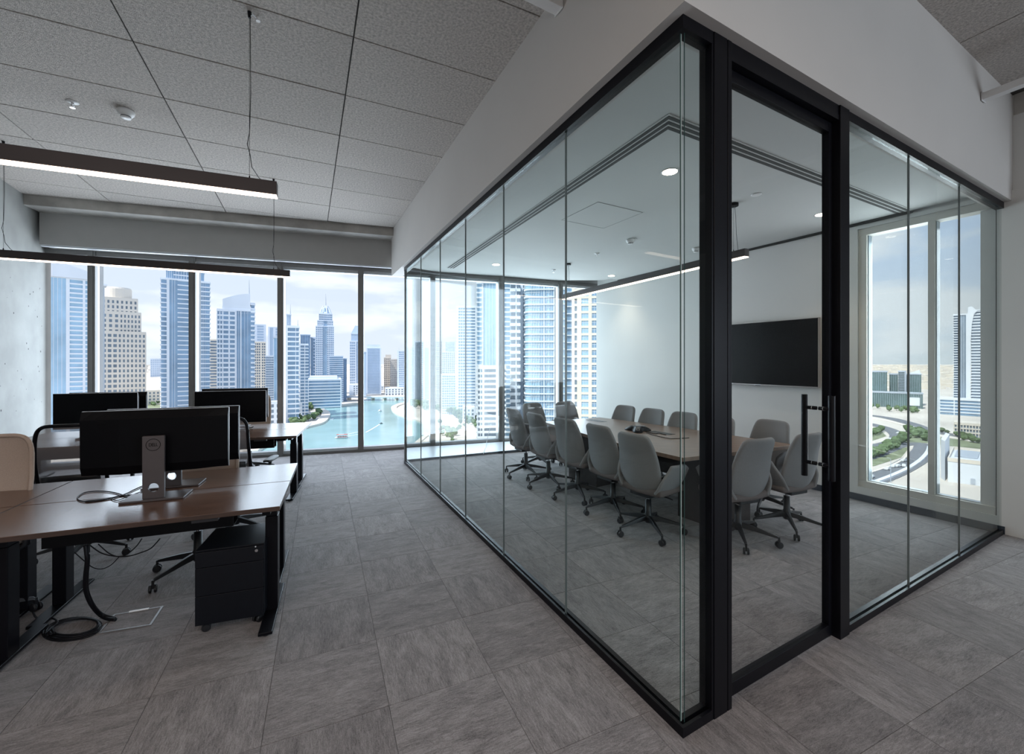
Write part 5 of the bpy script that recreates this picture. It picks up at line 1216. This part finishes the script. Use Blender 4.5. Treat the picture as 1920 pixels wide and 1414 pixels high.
MB().prism(ccw(q), 0, hh-1).build('walls', M['city_white'], wb)
cq = Vector((sum(p[0] for p in q)/4, sum(p[1] for p in q)/4))
o_ = [tuple(cq+(Vector(p)-cq)*1.01) for p in q]; i_ = [tuple(cq+(Vector(p)-cq)*0.96) for p in q]
rp = MB()
for k in range(4): rp.prism(ccw([o_[k], o_[(k+1) % 4], i_[(k+1) % 4], i_[k]]), hh-1, hh+0.8)
rp.build('roof_parapet', M['city_cream'], wb)
MB().prism(ccw([tuple(cq+(Vector(p)-cq)*k) for p, k in zip(q, (-0.1, 0.86, 0.86, 0.3))]) if False else ccw([tuple(cq+(Vector(p)-cq)*0.55+Vector((4, 6))) for p in q]), hh-0.9, hh-0.3).build('dark_roof_patch', M['city_grey'], wb)
MB().prism(ccw([rel(GP(1764, 896, ZG)), (-0.2, 1.2), (24, 22.5), (rel(GP(1764, 896, ZG))[0]+24, rel(GP(1764, 896, ZG))[1]+21)]), 0, hh+9).build('stair_block', M['city_white'], wb)
dd = (Vector(rel(g1))-Vector(rel(g0)))
mm = Matrix.Rotation(math.atan2(dd.y, dd.x), 4, 'Z')
MB().box(dd.length*0.52, dd.length*0.63, -0.3, 0.2, 0.5, 3.2, mm).build('roller_door', M['city_grey'], wb)
rd = lambda px, wd, m='asphalt', z=0.12, nm='road': ribbon(spath(px), wd, ZG, ZG+z, M[m], nm)
rd([(1560, 774), (1620, 778), (1665, 784), (1705, 794), (1740, 807), (1800, 818), (1880, 830)], 13, z=0.22)
rd([(1560, 790), (1600, 791), (1635, 796), (1668, 806), (1684, 817), (1676, 829), (1640, 838), (1560, 850)], 11, z=0.20)
rd([(1560, 781), (1620, 784), (1665, 790), (1705, 800), (1745, 814), (1800, 824), (1880, 838)], 6, 'paving', 0.4)
rd([(1560, 868), (1610, 862), (1640, 855), (1665, 845), (1690, 835), (1720, 832), (1735, 834)], 8, z=0.24)
rd([(1735, 833), (1733, 845), (1722, 858), (1700, 872), (1670, 887), (1630, 902), (1560, 925)], 12, z=0.28)
rd([(1742, 840), (1739, 850), (1727, 864), (1704, 880), (1672, 895), (1632, 910), (1560, 935)], 2.0, 'city_white', 1.3, 'road_barrier')
rd([(1706, 842), (1700, 856), (1684, 868), (1655, 880), (1620, 890), (1560, 902)], 1.2, 'paving', 0.6, 'kerb')
flat(gp2([(1560, 887), (1640, 874), (1690, 858), (1706, 838), (1670, 845), (1620, 862), (1560, 868)]), ZG+0.16, M['scrub'], 'verge')
flat(gp2([(1695, 831), (1740, 831), (1742, 812), (1705, 806)]), ZG+0.16, M['scrub'], 'verge')
flat(gp2([(1600, 800), (1650, 806), (1662, 818), (1620, 832), (1560, 838)]), ZG+0.16, M['scrub'], 'verge')
flat(gp2([(1763, 820), (1870, 834), (1870, 845), (1763, 835)]), ZG+0.16, M['scrub'], 'verge')

# --- trees, cars, boats
def blob(r, h, seed):
    bm = bmesh.new(); bmesh.ops.create_icosphere(bm, subdivisions=2, radius=1.0); g = random.Random(seed)
    for v in bm.verts: v.co *= 1+g.uniform(-0.28, 0.22); v.co.x *= r; v.co.y *= r; v.co.z = v.co.z*h*0.42+h*0.66
    me = bpy.data.meshes.new('crown'); bm.to_mesh(me); bm.free(); me.materials.append(M['leaf']); return me
crowns = [blob(2.8, 6.0, k) for k in range(4)]
tk = MB().cyl((0, 0), 0.25, 0, 3.2, 7, 0.16).build('trunk', M['trunk'], None); tkm = tk.data; bpy.data.objects.remove(tk)
def tree(u, v, s, lab, g, z=0.0):
    p = GP(u, v, ZG); t = thing('tree', lab, 'tree', (p.x, p.y, ZG+z), rc.uniform(0, 6), g); t.scale = (s, s, s)
    for nm, me in (('crown', rc.choice(crowns)), ('trunk', tkm)):
        o = bpy.data.objects.new(nm, me); C.objects.link(o); o.parent = t
def grove(n, fn, s, lab, g):
    for k in range(n): u, v = fn(); tree(u, v, rc.uniform(*s), lab, g)
U = rc.uniform
def band(px, w_): 
    def f():
        k = rc.randrange(len(px)-1); t_ = rc.random(); return px[k][0]+(px[k+1][0]-px[k][0])*t_+U(-3, 3), px[k][1]+(px[k+1][1]-px[k][1])*t_+U(-w_, w_)
    return f
grove(80, band([(556, 785), (570, 772), (590, 764), (612, 760), (628, 758)], 2.5), (0.9, 1.6), 'tree in the dense grove behind the curved quay', 'trees behind the curved quay')
grove(26, band([(540, 800), (556, 795), (575, 790), (595, 783), (600, 775)], 3), (0.7, 1.2), 'small tree on the round promenade terrace', 'trees on the promenade terrace')
grove(60, band([(765, 762), (790, 764), (820, 768), (850, 774), (862, 784)], 6), (0.9, 1.6), 'tree on the far shore behind the glass panels', 'trees on the far shore')
grove(34, band([(822, 800), (835, 815), (848, 822), (860, 800), (880, 790), (900, 800)], 9), (0.5, 1.0), 'tree on the pale plaza beneath the towers', 'trees on the plaza')
grove(20, band([(905, 825), (925, 832), (950, 838), (990, 845)], 6), (0.5, 0.9), 'small tree at the foot of the white balcony block', 'trees by the balcony block')
grove(34, band([(1628, 862), (1650, 852), (1672, 843), (1690, 832), (1698, 826)], 4), (0.6, 1.1), 'tree between the two curving roads', 'trees between the curving roads')
grove(24, band([(1700, 812), (1720, 818), (1738, 826)], 5), (0.7, 1.2), 'tree inside the road loop by the window frame', 'trees inside the road loop')
grove(26, band([(1764, 815), (1800, 822), (1830, 828), (1865, 836)], 4), (0.5, 0.95), 'tree beside the road above the white building', 'trees above the white building')
grove(20, band([(1624, 766), (1660, 768), (1700, 772), (1738, 780)], 3), (0.7, 1.2), 'tree below the dark office cluster', 'trees below the office cluster')
grove(16, band([(1624, 818), (1640, 814), (1652, 808)], 3), (0.6, 0.9), 'bush in the sandy road loop', 'bushes in the road loop')
grove(12, band([(268, 765), (280, 758), (296, 762)], 4), (0.7, 1.1), 'tree in the gap right of the cream stepped tower', 'trees in the gap')
cb = MB().box(-2.1, 2.1, -0.9, 0.9, 0.3, 0.95).box(-1.1, 1.2, -0.8, 0.8, 0.95, 1.5).build('car_body', M['boat_white'], None); cbm = cb.data; bpy.data.objects.remove(cb)
wh = MB()
for x in (-1.3, 1.3):
    for y in (-0.92, 0.92):
        n = 10; wh.add([(x+0.34*math.cos(2*math.pi*k/n), y+s*0.1, 0.34+0.34*math.sin(2*math.pi*k/n)) for s in (-1, 1) for k in range(n)], [(k, (k+1) % n, (k+1) % n+n, k+n) for k in range(n)]+[tuple(range(n)), tuple(range(n, 2*n))])
w_o = wh.build('wheels', M['boat_dark'], None); whm = w_o.data; bpy.data.objects.remove(w_o)
for k, (u, v, lab) in enumerate(((1685, 814, 'white car on the road loop, farthest up'), (1668, 825.5, 'white car at the inner bend of the loop, left one'), (1676, 826, 'white car at the inner bend of the loop, right one'), (1694, 866, 'white car parked by the kerb of the lower road'),
        (1695, 876, 'white car on the lower road, uppermost of the group'), (1683, 876.5, 'white car on the lower road, middle of the group'), (1675, 877, 'white car on the lower road, left of the group'), (1664, 882, 'white car on the lower road below the group'), (1634, 897, 'white car lowest on the lower road'))):
    p = GP(u, v, ZG); t = thing('car', lab, 'car', (p.x, p.y, ZG+0.3), U(0.3, 0.9), 'cars on the curving roads')
    for nm, me in (('car_body', cbm), ('wheels', whm)): o = bpy.data.objects.new(nm, me); C.objects.link(o); o.parent = t
lp = GP(1670, 905, ZG)
t = thing('street_lamp', 'slim street lamp standing by the lower road barrier', 'street lamp', (lp.x, lp.y, ZG)); MB().cyl((0, 0), 0.16, 0, 12, 8, 0.1).build('pole', M['city_grey'], t); MB().tube([(0, 0, 11.8), (-0.6, 0, 12.4), (-2.2, 0, 12.6)], 0.1, 6).build('arm', M['city_grey'], t)
# ferry
p = GP(640, 822, ZG+0.3); rzf = math.radians(12)
fy = thing('ferry', 'covered excursion boat with a red-trimmed canopy heading left', 'boat', (p.x, p.y, ZG+0.25), rzf)
def hull(L, Wd, h): return [(-L/2, 0, 0.0), (-L*0.32, -Wd/2, 0), (L*0.42, -Wd/2, 0), (L/2, -Wd*0.3, 0), (L/2, Wd*0.3, 0), (L*0.42, Wd/2, 0), (-L*0.32, Wd/2, 0)]
def hull_mesh(L, Wd, h): 
    b = hull(L, Wd, h); n = len(b); return MB().add([(x*0.92, y*0.8, 0) for x, y, z in b]+[(x, y, h) for x, y, z in b], [tuple(range(n-1, -1, -1)), tuple(range(n, 2*n))]+[(i, (i+1) % n, (i+1) % n+n, i+n) for i in range(n)])
hull_mesh(10.0, 3.4, 1.1).build('hull', M['boat_white'], fy)
MB().box(-4.2, 4.2, -1.72, -1.66, 0.35, 0.6).box(-4.2, 4.2, 1.66, 1.72, 0.35, 0.6).build('rubbing_strake', M['boat_dark'], fy)
for x in (-3, -1, 1, 3, 4.2):
    for y in (-1.4, 1.4): MB().cyl((x, y), 0.07, 1.1, 3.0, 6).build('canopy_post', M['boat_white'], fy)
MB().box(-2.8, 4.4, -0.9, 0.9, 1.1, 1.6).build('benches', M['boat_red'], fy)
MB().box(-3.6, 4.7, -1.7, 1.7, 3.0, 3.2).build('canopy', M['boat_red'], fy, bevel=0.05); MB().box(-2.0, 2.0, -0.5, 0.5, 3.2, 3.35).build('canopy_pad', M['foam'], fy)
for u, v, L_2, lab, mt in ((712, 771.5, 7.5, 'small white launch far up the marina channel', 'boat_white'), (714.5, 794.5, 3.5, 'tiny dark speedboat trailing a wake', 'boat_dark')):
    p = GP(u, v, ZG+0.3); t = thing('motorboat', lab, 'boat', (p.x, p.y, ZG+0.25), math.radians(80 if mt == 'boat_white' else 35)); hull_mesh(L_2, L_2*0.34, L_2*0.14).build('hull', M[mt], t)
    MB().box(-L_2*0.12, L_2*0.22, -L_2*0.12, L_2*0.12, L_2*0.14, L_2*0.3).build('cabin', M['boat_white' if mt == 'boat_white' else 'boat_dark'], t)
p = GP(619, 787, ZG); t = thing('pontoon', 'small grey floating pontoon off the round promenade', 'pontoon', (p.x, p.y, ZG+0.25), 0.05); MB().box(-3.5, 3.5, -1, 1, 0, 0.6).build('deck', M['city_grey'], t)
ribbon(spath([(648, 816), (660, 813), (672, 810.5)]), 0.9, ZG+0.25, ZG+0.30, M['foam'], 'wake'); ribbon(spath([(648, 819), (660, 817), (672, 815)]), 0.7, ZG+0.25, ZG+0.30, M['foam'], 'wake')
ribbon(spath([(712, 796), (704, 801), (694, 807), (686, 811)]), 1.1, ZG+0.25, ZG+0.30, M['foam'], 'wake')
